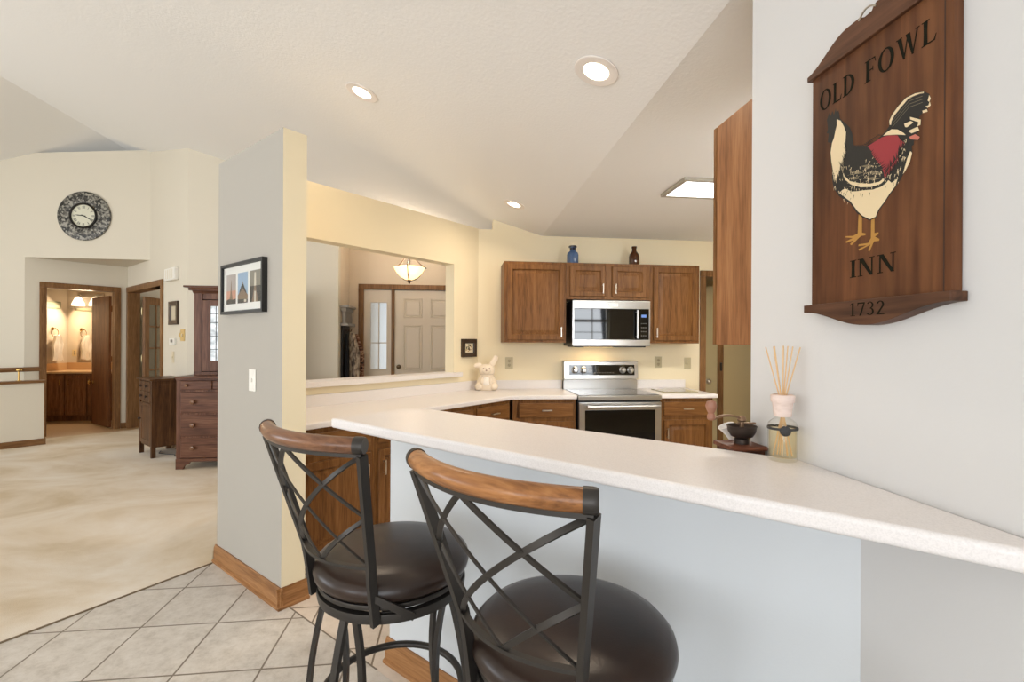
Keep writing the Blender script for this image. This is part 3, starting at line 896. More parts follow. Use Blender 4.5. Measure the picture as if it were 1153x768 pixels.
# little dark framed picture beside the corner
def frame(name, label, loc, rz, w, h, fw, th, fm, mat_m, mat_w, group=None):
    t = thing(name, label, 'picture', loc, rz, group)
    bm = NB()
    W2, H2 = w / 2, h / 2
    rings = [(W2, H2, -.0005), (W2, H2, -th), (W2 - fw * .8, H2 - fw * .8, -th), (W2 - fw, H2 - fw, -th * .55)]
    prev = None
    for a, b, y in rings:
        cur = [bm.verts.new(p) for p in ((-a, y, -b), (a, y, -b), (a, y, b), (-a, y, b))]
        if prev:
            for i in range(4): bm.faces.new([prev[i], prev[(i + 1) % 4], cur[(i + 1) % 4], cur[i]])
        prev = cur
    obj('picture_frame', bm, fm, t)
    bm = NB(); box(bm, -W2 + fw * .9, -th * .5, -H2 + fw * .9, W2 - fw * .9, -.001, H2 - fw * .9); obj('mat_board', bm, mat_m, t)
    return t
u, v, _ = st(-3.335, 3.490)
t = frame('picture', 'small dark framed floral picture by the kitchen corner', (u, v, 1.338), RB, .205, .182, .045, .03, pmat('dark_brown_frame', (54, 38, 26), .4), pmat('cream_mat', (226, 214, 186), .7), None)
bm = NB()
rr = random.Random(3)
for i in range(26):
    x, z = rr.gauss(0, .022), rr.gauss(0, .018); r = rr.uniform(.004, .010)
    x = max(-.045, min(.045, x)); z = max(-.032, min(.032, z))
    flat(bm, [(x + r * math.cos(a), z + r * math.sin(a)) for a in [PI * q / 4 for q in range(8)]], -.0155 - i * .00006, i % 3)
obj('floral_print', bm, [pmat('print_green', (84, 92, 50), .7), pmat('print_ochre', (176, 136, 60), .7), pmat('print_brown', (82, 56, 36), .7)], t, recalc=False)

# three-photo frame on the wing wall
u, v, _ = st(-2.937, 1.20)
bk = pmat('black_frame_lacquer', (26, 26, 25), .35)
t = frame('picture', 'black frame with three travel photos on the wing wall', (u, v, 1.708), RC, .560, .300, .020, .030, bk, pmat('white_mat_board', (232, 230, 222), .7), None)
mats = [pmat('photo_dusk_sky', (178, 168, 160), .4), pmat('photo_blue_sky', (150, 176, 200), .4), pmat('photo_grey_sky', (132, 126, 110), .4),
        pmat('photo_rose', (206, 150, 122), .4), pmat('photo_stone', (128, 104, 78), .4), pmat('photo_dark', (44, 38, 28), .4), pmat('photo_pale', (204, 196, 176), .4)]
tw = .135
for k, cx_ in enumerate((-.155, 0.005, .165)):
    bm = NB(); z0, z1 = -.090, .088
    x0, x1 = cx_ - tw / 2, cx_ + tw / 2
    flat(bm, [(x0, z0), (x1, z0), (x1, z1), (x0, z1)], -.0156, k)
    if k == 0:
        flat(bm, [(x0, z0), (x1, z0), (x1, -.01), (x0, -.01)], -.0158, 3)
        flat(bm, [(cx_ - .03, z0), (cx_ + .03, z0), (cx_ + .008, -.01), (cx_ + .002, .055), (cx_ - .002, .055), (cx_ - .008, -.01)], -.0160, 4)
        flat(bm, [(x0, z0), (x1, z0), (x1, -.06), (cx_ + .02, -.064), (cx_ - .03, -.058), (x0, -.066)], -.0162, 5)
    elif k == 1:
        flat(bm, [(x0, z0), (x1, z0), (x1, -.045), (cx_ + .045, -.03), (cx_ + .012, .005), (cx_, .04), (cx_ - .012, .005), (cx_ - .05, -.03), (x0, -.045)], -.0158, 4)
        flat(bm, [(cx_ - .045, -.02), (cx_ - .01, .02), (cx_ + .01, .02), (cx_ + .05, -.03), (cx_ + .045, -.036), (cx_, -.002), (cx_ - .04, -.03)], -.0160, 5)
        flat(bm, [(x0, z0), (x1, z0), (x1, -.07), (x0, -.066)], -.0162, 5)
        flat(bm, [(cx_ + .02, z0 + .006), (cx_ + .05, z0 + .006), (cx_ + .05, z0 + .02), (cx_ + .02, z0 + .02)], -.0164, 6)
    else:
        flat(bm, [(x0, z0), (x1, z0), (x1, .0), (x0, .0)], -.0158, 5)
        flat(bm, [(cx_ - .012, .0), (cx_ + .014, .0), (cx_ + .010, .075), (cx_ - .008, .075)], -.0160, 6)
        flat(bm, [(cx_ - .042, z0), (cx_ + .042, z0), (cx_ + .014, -.02), (cx_ + .012, .0), (cx_ - .010, .0), (cx_ - .014, -.02)], -.0160, 4)
        flat(bm, [(cx_ - .01, z0), (cx_ + .012, z0), (cx_ + .010, -.03), (cx_ - .008, -.03)], -.0162, 6)
    obj('photo', bm, mats, t, recalc=False)
bm = NB(); box(bm, -.262, -.0185, -.132, .262, -.0168, .132)
obj('glazing', bm, pmat('picture_glass', (255, 255, 255), .02, Transmission_Weight=1.0, IOR=1.1), t)
# ================================================================== BAR THINGS
# reed diffuser
t = thing('reed_diffuser', 'clear glass reed diffuser on the bar top against the white wall', 'reed diffuser', (.838, 1.139, 1.0985))
bm = NB()
r = .0345
lathe(bm, [(.001, 0), (r - .003, 0), (r, .003), (r, .092), (r - .004, .100), (.019, .108), (.0155, .112), (.0155, .126), (.014, .126), (.014, .112)], 48, cap=False)
obj('bottle', bm, M['glass'], t)
bm = NB(); lathe(bm, [(.003, .0086), (r - .0032, .0105), (r - .0032, .083), (.003, .083)], 40)
obj('oil', bm, clear('pale_yellow_oil', (253, 247, 228), 0.05), t)
bm = NB(); lathe(bm, [(.0162, .1125), (.0205, .1135), (.0245, .150), (.0275, .150), (.0285, .168), (.0225, .170), (.0215, .162), (.003, .160)], 40)
obj('stopper_pot', bm, wood('pink_washed_wood', (214, 190, 176), (226, 204, 192), (236, 216, 206), 'x', .6), t)
bm = NB()
dirs = [(-.040, .0), (-.024, -.014), (-.018, .010), (-.003, -.02), (.004, .015), (.020, -.012), (.040, .004), (.010, -.006)]
for dx, dy in dirs:
    tube(bm, [(-dx * .55, -dy * .55, .012), (dx * .10, dy * .10, .150), (dx, dy, .296 - abs(dx) * .1)], .0016, 6)
obj('reeds', bm, pmat('pale_rattan', (222, 184, 134), .6), t)
bm = NB(); lathe(bm, [(r + .0004, .080), (r + .0016, .081), (r + .0016, .0855), (r + .0004, .0865)], 48, cap=False); obj('ribbon', bm, pmat('slate_ribbon', (52, 51, 50), .6), t)
bm = NB(); lathe(bm, [(.0005, -r - .0035), (.010, -r - .0035), (.013, -r - .0015), (.013, -r + .001)], 20, (0, 0, .080), 'y')
for a in range(4):
    q = PI * a / 4
    sweep(bm, [(-.012 * math.cos(q), -r - .004, .080 - .012 * math.sin(q)), (.012 * math.cos(q), -r - .004, .080 + .012 * math.sin(q))], rect(.0016, .0014), (0, 1, 0))
md = obj('medallion', bm, pmat('dark_pewter', (50, 48, 46), .5, .2), t)
t.rotation_euler = (0, 0, -.45)

# coffee grinder (box, bowl, crank)
t = thing('coffee_grinder', 'old wooden coffee grinder with iron bowl and crank behind the bar', 'coffee grinder', (.831, 1.311, .9145))
gw = wood('worn_red_brown_box', (74, 42, 28), (112, 66, 46), (140, 90, 66), 'x', .5, .8)
bm = NB(); box(bm, -.046, -.046, .012, .046, .046, .177); box(bm, -.052, -.052, 0, .052, .052, .014, .003)
bd = obj('body', bm, wood('dark_box_wood', (50, 30, 22), (76, 46, 34), (100, 64, 48), 'z', .5), t)
bm = NB(); box(bm, -.036, -.050, .025, .036, -.046, .085, .002); lathe(bm, [(.006, -.050), (.006, -.058), (.009, -.064), (.002, -.068)], 14, (0, 0, .055), 'y'); obj('drawer', bm, gw, bd)
bm = NB(); box(bm, -.054, -.051, .1775, .054, .056, .190, .004); obj('top_board', bm, gw, t)
iron = pmat('dark_cast_iron', (70, 60, 54), .45, .7)
bm = NB(); lathe(bm, [(.020, .1902), (.020, .204), (.016, .206), (.030, .212), (.038, .226), (.0405, .240), (.042, .242), (.040, .244), (.036, .228), (.026, .216), (.004, .214)], 36, (.004, 0, 0))
obj('bowl', bm, iron, t)
bm = NB(); tube(bm, [(.004, 0, .205), (.004, 0, .268)], .006, 12); lathe(bm, [(.010, .255), (.013, .259), (.010, .268), (.004, .272)], 16, (.004, 0, 0))
sweep(bm, arc((.004, 0, .262), (-.04, -.004, .285), (-.094, -.008, .264), 10), rect(.012, .006), (0, 1, 0))
box(bm, -.012, -.004, .246, .046, .004, .252, .001)
ck = obj('crank', bm, pmat('worn_bronze', (150, 122, 98), .4, .8), t)
bm = NB(); lathe(bm, [(.008, .262), (.012, .268), (.011, .276), (.008, .282), (.014, .294), (.016, .304), (.012, .316), (.003, .320)], 20, (-.096, -.008, 0))
obj('crank_knob', bm, pmat('rosy_worn_wood', (156, 108, 86), .45), ck)
# white ribbed scoop leaning behind the grinder
t = thing('scoop', 'white ribbed cone-shaped scoop beside the coffee grinder', 'scoop', (.850, 1.405, .9145))
wh = pmat('white_enamel', (236, 232, 226), .3)
bm = NB()
a, b = Vector((.010, -.008, .180)), Vector((-.012, -.006, .228))
d = (b - a).normalized()
n1 = d.cross(Vector((0, 0, 1))).normalized(); n2 = d.cross(n1)
prev = None
for q, rr_ in ((0, .007), (.25, .010), (.5, .013), (.75, .018), (.95, .023), (1.0, .0245), (1.0, .022), (.7, .015), (.3, .008)):
    p = a.lerp(b, q)
    cur = [bm.verts.new(p + (n1 * math.cos(2 * PI * i / 24) + n2 * math.sin(2 * PI * i / 24)) * rr_ * (1 + (.06 if i % 2 else 0))) for i in range(24)]
    if prev:
        for i in range(24): bm.faces.new([prev[i], prev[(i + 1) % 24], cur[(i + 1) % 24], cur[i]])
    prev = cur
obj('cone', bm, wh, t)
bm = NB(); tube(bm, arc((.010, -.008, .182), (.008, -.004, .06), (.0, 0, .012), 8), .006, 10); lathe(bm, [(.03, 0), (.03, .006), (.008, .012), (.003, .014)], 24); obj('stand', bm, wh, t)

# ------------------------------------------------------------------ the tavern sign
Y0 = 0.888
t = thing('tavern_sign', 'wooden inn sign with a painted rooster on the white wall', 'sign', (.888, .908, 1.77), -PI / 2)
# local x runs along -v, local y into the wall
bm = NB(); box(bm, -.167, -.022, -.276, .167, -.001, .300, .002)
bd = obj('board', bm, M['sign_wood'], t)
bm = NB(); box(bm, .1515, -.0225, -.276, .1535, -.021, .282); obj('plank_joint', bm, pmat('dark_joint', (58, 36, 24), .7), bd)
top = [(-.176, .276), (.176, .276), (.176, .288)] + [(.176 - .118 * q, .288 + .040 * (.5 - .5 * math.cos(PI * q)) + .006 * q) for q in [i / 10 for i in range(1, 11)]]
top += [(.035, .336), (.020, .340), (.012, .336), (.008, .328), (-.010, .327), (-.018, .331), (-.022, .334)]
top += [(-.176 + .118 * q, .288 + .040 * (.5 - .5 * math.cos(PI * q)) + .006 * q) for q in [i / 10 for i in range(10, -1, -1)]]
bm = NB(); prism(bm, top, -.030, -.0005, 'y', 0, .002)
cr = obj('crown_moulding', bm, M['sign_dark'], t)
bm = NB(); tube(bm, arc((-.022, -.031, .326), (0, -.036, .350), (.020, -.031, .330), 8), .0022, 8); obj('hanger_wire', bm, M['nickel'], cr)
bot = [(-.176, -.276), (.176, -.276), (.176, -.294)] + [(.176 - .176 * q, -.294 - .036 * (.5 - .5 * math.cos(PI * q))) for q in [i / 12 for i in range(1, 13)]]
bot += [(-.176 * q, -.330 + .036 * (.5 - .5 * math.cos(PI * q))) for q in [i / 12 for i in range(1, 13)]]
bm = NB(); prism(bm, bot, -.036, -.0005, 'y', 0, .002)
bb = obj('base_moulding', bm, M['sign_dark'], t)

GL = {}
def ell(cx, cz, rx, rz, n=28, a0=0, a1=2 * PI):
    return [(cx + rx * math.cos(a0 + (a1 - a0) * i / n), cz + rz * math.sin(a0 + (a1 - a0) * i / n)) for i in range(n + 1)]
def band(outer, inner):
    return [[outer[i], outer[i + 1], inner[i + 1], inner[i]] for i in range(len(outer) - 1)]
def q4(x0, z0, x1, z1):
    return [(x0, z0), (x1, z0), (x1, z1), (x0, z1)]
def stem(x, w=.20):
    return [[(x, .04), (x + w, .04), (x + w * .92, .5), (x + w, .96), (x, .96), (x + w * .08, .5)], q4(x - .08, 0, x + w + .08, .045), q4(x - .08, .955, x + w + .08, 1)]
GL['O'] = (band(ell(.44, .5, .44, .53), ell(.44, .5, .25, .465)), .90)
GL['L'] = (stem(.08) + [q4(.2, 0, .62, .06), [(.54, .05), (.62, .05), (.68, .26), (.64, .26)]], .66)
GL['D'] = (stem(.08) + band(ell(.24, .5, .58, .5, 18, -PI / 2, PI / 2), ell(.24, .5, .37, .44, 18, -PI / 2, PI / 2)), .88)
GL['F'] = (stem(.08) + [q4(.2, .94, .62, 1), [(.56, .95), (.62, .95), (.66, .76), (.62, .76)], q4(.2, .47, .50, .53), q4(.47, .40, .51, .62)], .68)
GL['W'] = ([[(.03, 1), (.25, 1), (.45, 0), (.35, 0)], [(.36, 0), (.42, 0), (.62, 1), (.55, 1)], [(.46, 1), (.68, 1), (.88, 0), (.78, 0)], [(.79, 0), (.85, 0), (1.08, 1), (1.01, 1)], q4(-.02, .955, .30, 1), q4(.94, .955, 1.15, 1)], 1.14)
GL['I'] = (stem(.08), .32)
GL['N'] = ([q4(.10, .04, .17, .96), [(.06, 1), (.29, 1), (.80, .0), (.64, 0)], q4(.70, 0, .77, .96), q4(.0, 0, .27, .045), q4(.60, .955, .87, 1), q4(.0, .955, .2, 1)], .90)
GL['1'] = ([q4(.16, .04, .29, 1), q4(.04, 0, .41, .045), [(.02, .80), (.16, .90), (.16, 1), (.2, 1), (.02, .86)]], .46)
GL['7'] = ([q4(.02, .90, .56, 1), [(.46, .92), (.56, .92), (.30, 0), (.15, 0)], [(.02, .74), (.06, .74), (.10, .92), (.02, .92)]], .58)
GL['3'] = (band(ell(.25, .75, .24, .25, 16, 2.7, -PI / 2), ell(.25, .75, .13, .19, 16, 2.7, -PI / 2)) + band(ell(.25, .27, .28, .27, 16, PI / 2, -2.7), ell(.25, .27, .15, .21, 16, PI / 2, -2.7)), .58)
GL['2'] = (band(ell(.27, .72, .26, .28, 16, 2.8, -.6), ell(.27, .72, .13, .21, 16, 2.8, -.6)) + [[(.37, .60), (.49, .58), (.20, .10), (.04, .08)], q4(.02, 0, .56, .10)], .60)
def letters(name, text, x0, z0, x1, h, y, mat, parent, gap=.10):
    tot = sum((GL[c][1] + gap) if c != ' ' else .42 for c in text) - gap
    k = (x1 - x0) / tot
    x = 0; bm = NB(); d = 0
    for c in text:
        if c == ' ': x += .42; continue
        for p in GL[c][0]:
            flat(bm, [(x0 + (x + a) * k, z0 + b * h) for a, b in p], y - d); d = (d + .00002) % .0003
        x += GL[c][1] + gap
    return obj(name, bm, mat, parent, recalc=False, smooth=0)
ink = pmat('dark_green_lettering', (30, 29, 20), .9, 0, .1)
letters('lettering', 'OLD', -.142, .187, -.040, .046, -.0225, ink, bd)
letters('lettering', 'FOWL', -.016, .187, .137, .046, -.0225, ink, bd)
letters('lettering', 'INN', -.052, -.224, .061, .038, -.0225, ink, bd)
letters('lettering', '1732', -.036, -.310, .050, .028, -.0365, ink, bb)
ROO = {
'black':[(-0.1181,0.1434),(-0.1206,0.1591),(-0.1136,0.1722),(-0.1085,0.1625),(-0.1044,0.1731),(-0.0993,0.1607),(-0.0945,0.1737),(-0.0917,0.1634),(-0.086,0.1653),(-0.0832,0.153),(-0.0819,0.1446),(-0.0666,0.1271),(-0.0539,0.111),(-0.0476,0.0945),(-0.0446,0.0762),(-0.0433,0.0655),(-0.0252,0.0574),(-0.0096,0.0534),(0.0091,0.0537),(0.0236,0.0587),(0.0342,0.0636),(0.0429,0.0707),(0.0418,0.0821),(0.0479,0.0917),(0.0612,0.1021),(0.0775,0.1106),(0.0963,0.1098),(0.1143,0.1033),(0.1246,0.0937),(0.1275,0.0836),(0.1255,0.0789),(0.1276,0.0708),(0.1213,0.0696),(0.1219,0.0622),(0.1116,0.0642),(0.1057,0.0598),(0.1087,0.0453),(0.1027,0.0437),(0.1058,0.0335),(0.1013,0.0297),(0.1074,0.0212),(0.1044,0.0167),(0.0952,0.0191),(0.0953,0.0117),(0.0906,0.0106),(0.0923,-0.0019),(0.0877,-0.0179),(0.0783,-0.0323),(0.0654,-0.049),(0.0522,-0.0631),(0.0403,-0.074),(0.0316,-0.0834),(0.021,-0.0933),(0.0138,-0.1074),(-0.001,-0.1094),(-0.0203,-0.0969),(-0.0342,-0.0849),(-0.0528,-0.0576),(-0.0829,-0.033),(-0.0987,-0.0104),(-0.1048,0.0167),(-0.1035,0.0328),(-0.1082,0.0561),(-0.1107,0.0787),(-0.1076,0.0991),(-0.1178,0.1051),(-0.1147,0.1238),(-0.1213,0.1285),(-0.1176,0.1341)],
'neck':[(-0.0907,0.147),(-0.0796,0.1383),(-0.0709,0.1221),(-0.0644,0.1053),(-0.0663,0.0784),(-0.0636,0.06),(-0.0704,0.0488),(-0.0724,0.0286),(-0.0799,0.0401),(-0.0846,0.0225),(-0.0912,0.0106),(-0.0965,0.0125),(-0.1012,0.032),(-0.1059,0.0552),(-0.1084,0.0778),(-0.1044,0.0977),(-0.0985,0.1078),(-0.0946,0.1221),(-0.0906,0.1328)],
'belly':[(-0.0657,-0.0206),(-0.0488,-0.0328),(-0.0325,-0.037),(-0.0129,-0.0409),(0.0061,-0.0459),(0.0243,-0.0463),(0.0366,-0.0425),(0.0418,-0.038),(0.0487,-0.0459),(0.0621,-0.0418),(0.0572,-0.0554),(0.0454,-0.0656),(0.0333,-0.0791),(0.0191,-0.0916),(0.0127,-0.1046),(-0.0011,-0.1065),(-0.0195,-0.0941),(-0.0331,-0.0798),(-0.0507,-0.0545),(-0.0698,-0.0374),(-0.0821,-0.0259),(-0.0742,-0.0214)],
'wingedge':[(-0.0723,0.0181),(-0.0671,0.0007),(-0.051,-0.0161),(-0.0246,-0.0311),(0.0023,-0.0392),(0.0242,-0.0399),(0.032,-0.0362),(0.0313,-0.0312),(0.0206,-0.0346),(-0.0015,-0.0311),(-0.0286,-0.0208),(-0.0531,-0.0082),(-0.0667,0.0075)],
'saddle':[(0.029,0.0574),(0.0377,0.0605),(0.0481,0.0622),(0.0615,0.0556),(0.0746,0.0428),(0.0785,0.0372),(0.0616,0.0454),(0.0412,0.0533)],
'red':[(-0.0077,0.0503),(0.0092,0.0527),(0.0272,0.055),(0.0413,0.0527),(0.0616,0.0439),(0.0682,0.0319),(0.0786,0.021),(0.0667,0.0144),(0.0635,0.0004),(0.0525,-0.0092),(0.0444,-0.0146),(0.0355,-0.0255),(0.0294,-0.0085),(0.016,0.0092),(0.0049,0.0263),(0.0018,0.0373)],
'tailedge':[(0.0439,0.0727),(0.0431,0.0815),(0.0496,0.0909),(0.0629,0.1013),(0.0791,0.1095),(0.0969,0.1086),(0.1144,0.1027),(0.1138,0.1004),(0.0984,0.1049),(0.0829,0.1043),(0.0679,0.0964),(0.0547,0.0869),(0.048,0.0783),(0.047,0.0713)],
'tip1':[(0.1255,0.0795),(0.1276,0.0708),(0.1218,0.0688),(0.1174,0.0738),(0.1233,0.0729)],
'tip2':[(0.1116,0.0686),(0.1204,0.0672),(0.1219,0.0619),(0.1125,0.0638)],
'tip3':[(0.1246,0.0914),(0.1275,0.0836),(0.1247,0.0788),(0.1218,0.0822)],
'loop1':[(0.0752,0.0606),(0.0888,0.06),(0.0941,0.0546),(0.081,0.0511),(0.0771,0.0537)],
'loop2':[(0.0836,0.0428),(0.1027,0.0428),(0.1061,0.0343),(0.0905,0.0353)],
'curl':[(0.0872,0.0685),(0.1087,0.0532),(0.1081,0.0435),(0.1021,0.0439),(0.1042,0.0503),(0.0878,0.0634)],
'pink':[(0.0858,0.0305),(0.0982,0.0304),(0.1074,0.0212),(0.1035,0.017),(0.089,0.0246)],
'flank':[(0.0882,0.0021),(0.0919,-0.0023),(0.0877,-0.0179),(0.0783,-0.0323),(0.0732,-0.0371),(0.0776,-0.0231),(0.082,-0.0097)],
'f1':[(-0.0532,0.0114),(-0.0328,0.0075),(-0.017,-0.0022),(-0.0328,0.0001)],
'f2':[(-0.0093,-0.0042),(0.0132,-0.009),(0.0294,-0.0196),(0.0132,-0.0174)],
'f3':[(-0.0573,0.0008),(-0.0408,-0.0025),(-0.0267,-0.0114),(-0.0408,-0.0093)],
'f4':[(-0.0169,-0.0148),(0.0059,-0.0193),(0.0242,-0.0288),(0.0059,-0.0265)],
'f5':[(-0.0249,0.0146),(-0.0056,0.0114),(0.0095,0.002),(-0.0055,0.0036)],
'legA':[(-0.0298,-0.0879),(-0.0211,-0.0919),(-0.0209,-0.1301),(-0.0115,-0.1339),(-0.0123,-0.1377),(-0.0232,-0.1366),(-0.0319,-0.1417),(-0.048,-0.1519),(-0.0522,-0.1486),(-0.0432,-0.1417),(-0.0627,-0.1437),(-0.0636,-0.1401),(-0.0449,-0.1365),(-0.0649,-0.1308),(-0.0637,-0.1283),(-0.0441,-0.132),(-0.0319,-0.1293)],
'legB':[(0.0019,-0.1061),(0.0098,-0.1081),(0.0099,-0.1381),(0.0194,-0.1384),(0.0198,-0.1423),(0.0111,-0.1455),(0.022,-0.153),(0.021,-0.1566),(0.0089,-0.1553),(-0.0018,-0.1743),(-0.0056,-0.1712),(0.0004,-0.16),(-0.0277,-0.1677),(-0.0297,-0.1639),(-0.0091,-0.1597),(-0.0302,-0.1572),(-0.029,-0.1537),(-0.0053,-0.1556),(0.0014,-0.1466)],
}
RC_ = {'black': (24, 22, 18), 'cream': (226, 204, 164), 'red': (150, 44, 50), 'pink': (190, 110, 92), 'ochre': (176, 128, 56), 'grey': (120, 108, 84)}
rm = [pmat('rooster_' + k, c, .6) for k, c in RC_.items()]
ix = {k: i for i, k in enumerate(RC_)}
bm = NB()
layer = {'black': ('black', 1), 'neck': ('cream', 2), 'belly': ('cream', 2), 'wingedge': ('cream', 3), 'saddle': ('cream', 2), 'red': ('red', 4), 'tailedge': ('cream', 2), 'tip1': ('cream', 2), 'tip2': ('cream', 2),
         'tip3': ('cream', 2), 'loop1': ('cream', 2), 'loop2': ('cream', 2), 'curl': ('cream', 2), 'pink': ('pink', 3), 'flank': ('cream', 2), 'f1': ('grey', 3), 'f2': ('grey', 3), 'f3': ('grey', 3), 'f4': ('grey', 3), 'f5': ('grey', 3), 'legA': ('ochre', 1), 'legB': ('ochre', 1)}
for k, pts in ROO.items():
    c, ly = layer[k]; flat(bm, pts, -.0222 - ly * .0002, ix[c])
rr = random.Random(11)
def inside(p, poly):
    c = False; j = len(poly) - 1
    for i in range(len(poly)):
        if (poly[i][1] > p[1]) != (poly[j][1] > p[1]) and p[0] < (poly[j][0] - poly[i][0]) * (p[1] - poly[i][1]) / (poly[j][1] - poly[i][1]) + poly[i][0]: c = not c
        j = i
    return c
xs = [p[0] for p in ROO['black']]; zs = [p[1] for p in ROO['black']]
n_ = 0
while n_ < 150:      # brushed feather strokes along the breast, flank and lower body
    x, z = rr.uniform(-.11, .08), rr.uniform(-.07, .03)
    p = (x, z)
    if not inside(p, ROO['black']) or inside(p, ROO['red']): n_ += 0.2; continue
    onb = inside(p, ROO['belly'])
    l_ = rr.uniform(.004, .010); a = rr.uniform(-2.2, -1.2); w_ = .0009
    if onb and z < -.050: n_ += 0.2; continue
    flat(bm, [(x - w_, z), (x + w_, z), (x + l_ * math.cos(a), z + l_ * math.sin(a))], -.0222 - .0007 - n_ * 1e-6, ix['black'] if (onb or inside(p, ROO['neck'])) else ix['cream'])
    n_ += 1
def fringe(pts, n, ln, ang, w_, col, y):
    tot = [0]
    for a, b in zip(pts, pts[1:]): tot.append(tot[-1] + math.hypot(b[0] - a[0], b[1] - a[1]))
    for i in range(n):
        d = tot[-1] * (i + .5) / n; k = 0
        while tot[k + 1] < d: k += 1
        q = (d - tot[k]) / (tot[k + 1] - tot[k]); x = pts[k][0] + (pts[k + 1][0] - pts[k][0]) * q; z = pts[k][1] + (pts[k + 1][1] - pts[k][1]) * q
        a = ang + rr.uniform(-.25, .25); l_ = ln * rr.uniform(.5, 1.1); nx, nz = -math.sin(a) * w_, math.cos(a) * w_
        flat(bm, [(x - nx, z - nz), (x + nx, z + nz), (x + l_ * math.cos(a), z + l_ * math.sin(a))], y - i * 2e-6, ix[col])
rd = ROO['red']
fringe(rd[6:12], 26, .016, 1.75, .0011, 'black', -.0233)        # dark feathers cut into the red saddle
fringe(rd[11:16], 14, .012, .4, .0011, 'black', -.0233)
fringe(rd[8:13], 16, .012, -1.4, .0010, 'red', -.0234)
nk = ROO['neck']
fringe(nk[4:9], 22, .012, 1.9, .0009, 'black', -.0233)
fringe(nk[7:13], 14, .012, -1.5, .0009, 'cream', -.0233)
bl = ROO['black']
fringe([(-.045, .068), (-.02, .058), (.004, .062), (.02, .064)], 16, .012, -.75, .0009, 'black', -.0234)
for z0 in (.084, .078, .072, .066):                               # tail plumes
    for a, b in (((.050, z0), (.085, z0 + .022)), ((.085, z0 + .022), (.112, z0 + .018))):
        flat(bm, [(a[0], a[1] - .0004), (b[0], b[1] - .0004), (b[0], b[1] + .0005), (a[0], a[1] + .0005)], -.0226, ix['grey'])
we = ROO['wingedge']
for j in range(4):                                                # wing feather rows
    for i in range(9):
        x = -.062 + i * .0105 + (j % 2) * .005; z = -.018 + j * .0085 - .004 * math.sin(i * .4)
        if inside((x, z), ROO['black']) and not inside((x, z), ROO['red']) and not inside((x, z), ROO['neck']):
            flat(bm, [(x - .004, z), (x, z - .0022), (x + .005, z - .0006), (x, z - .0014)], -.0231, ix['cream' if (i + j) % 3 else 'grey'])
obj('rooster_painting', bm, rm, bd, recalc=False, smooth=0)

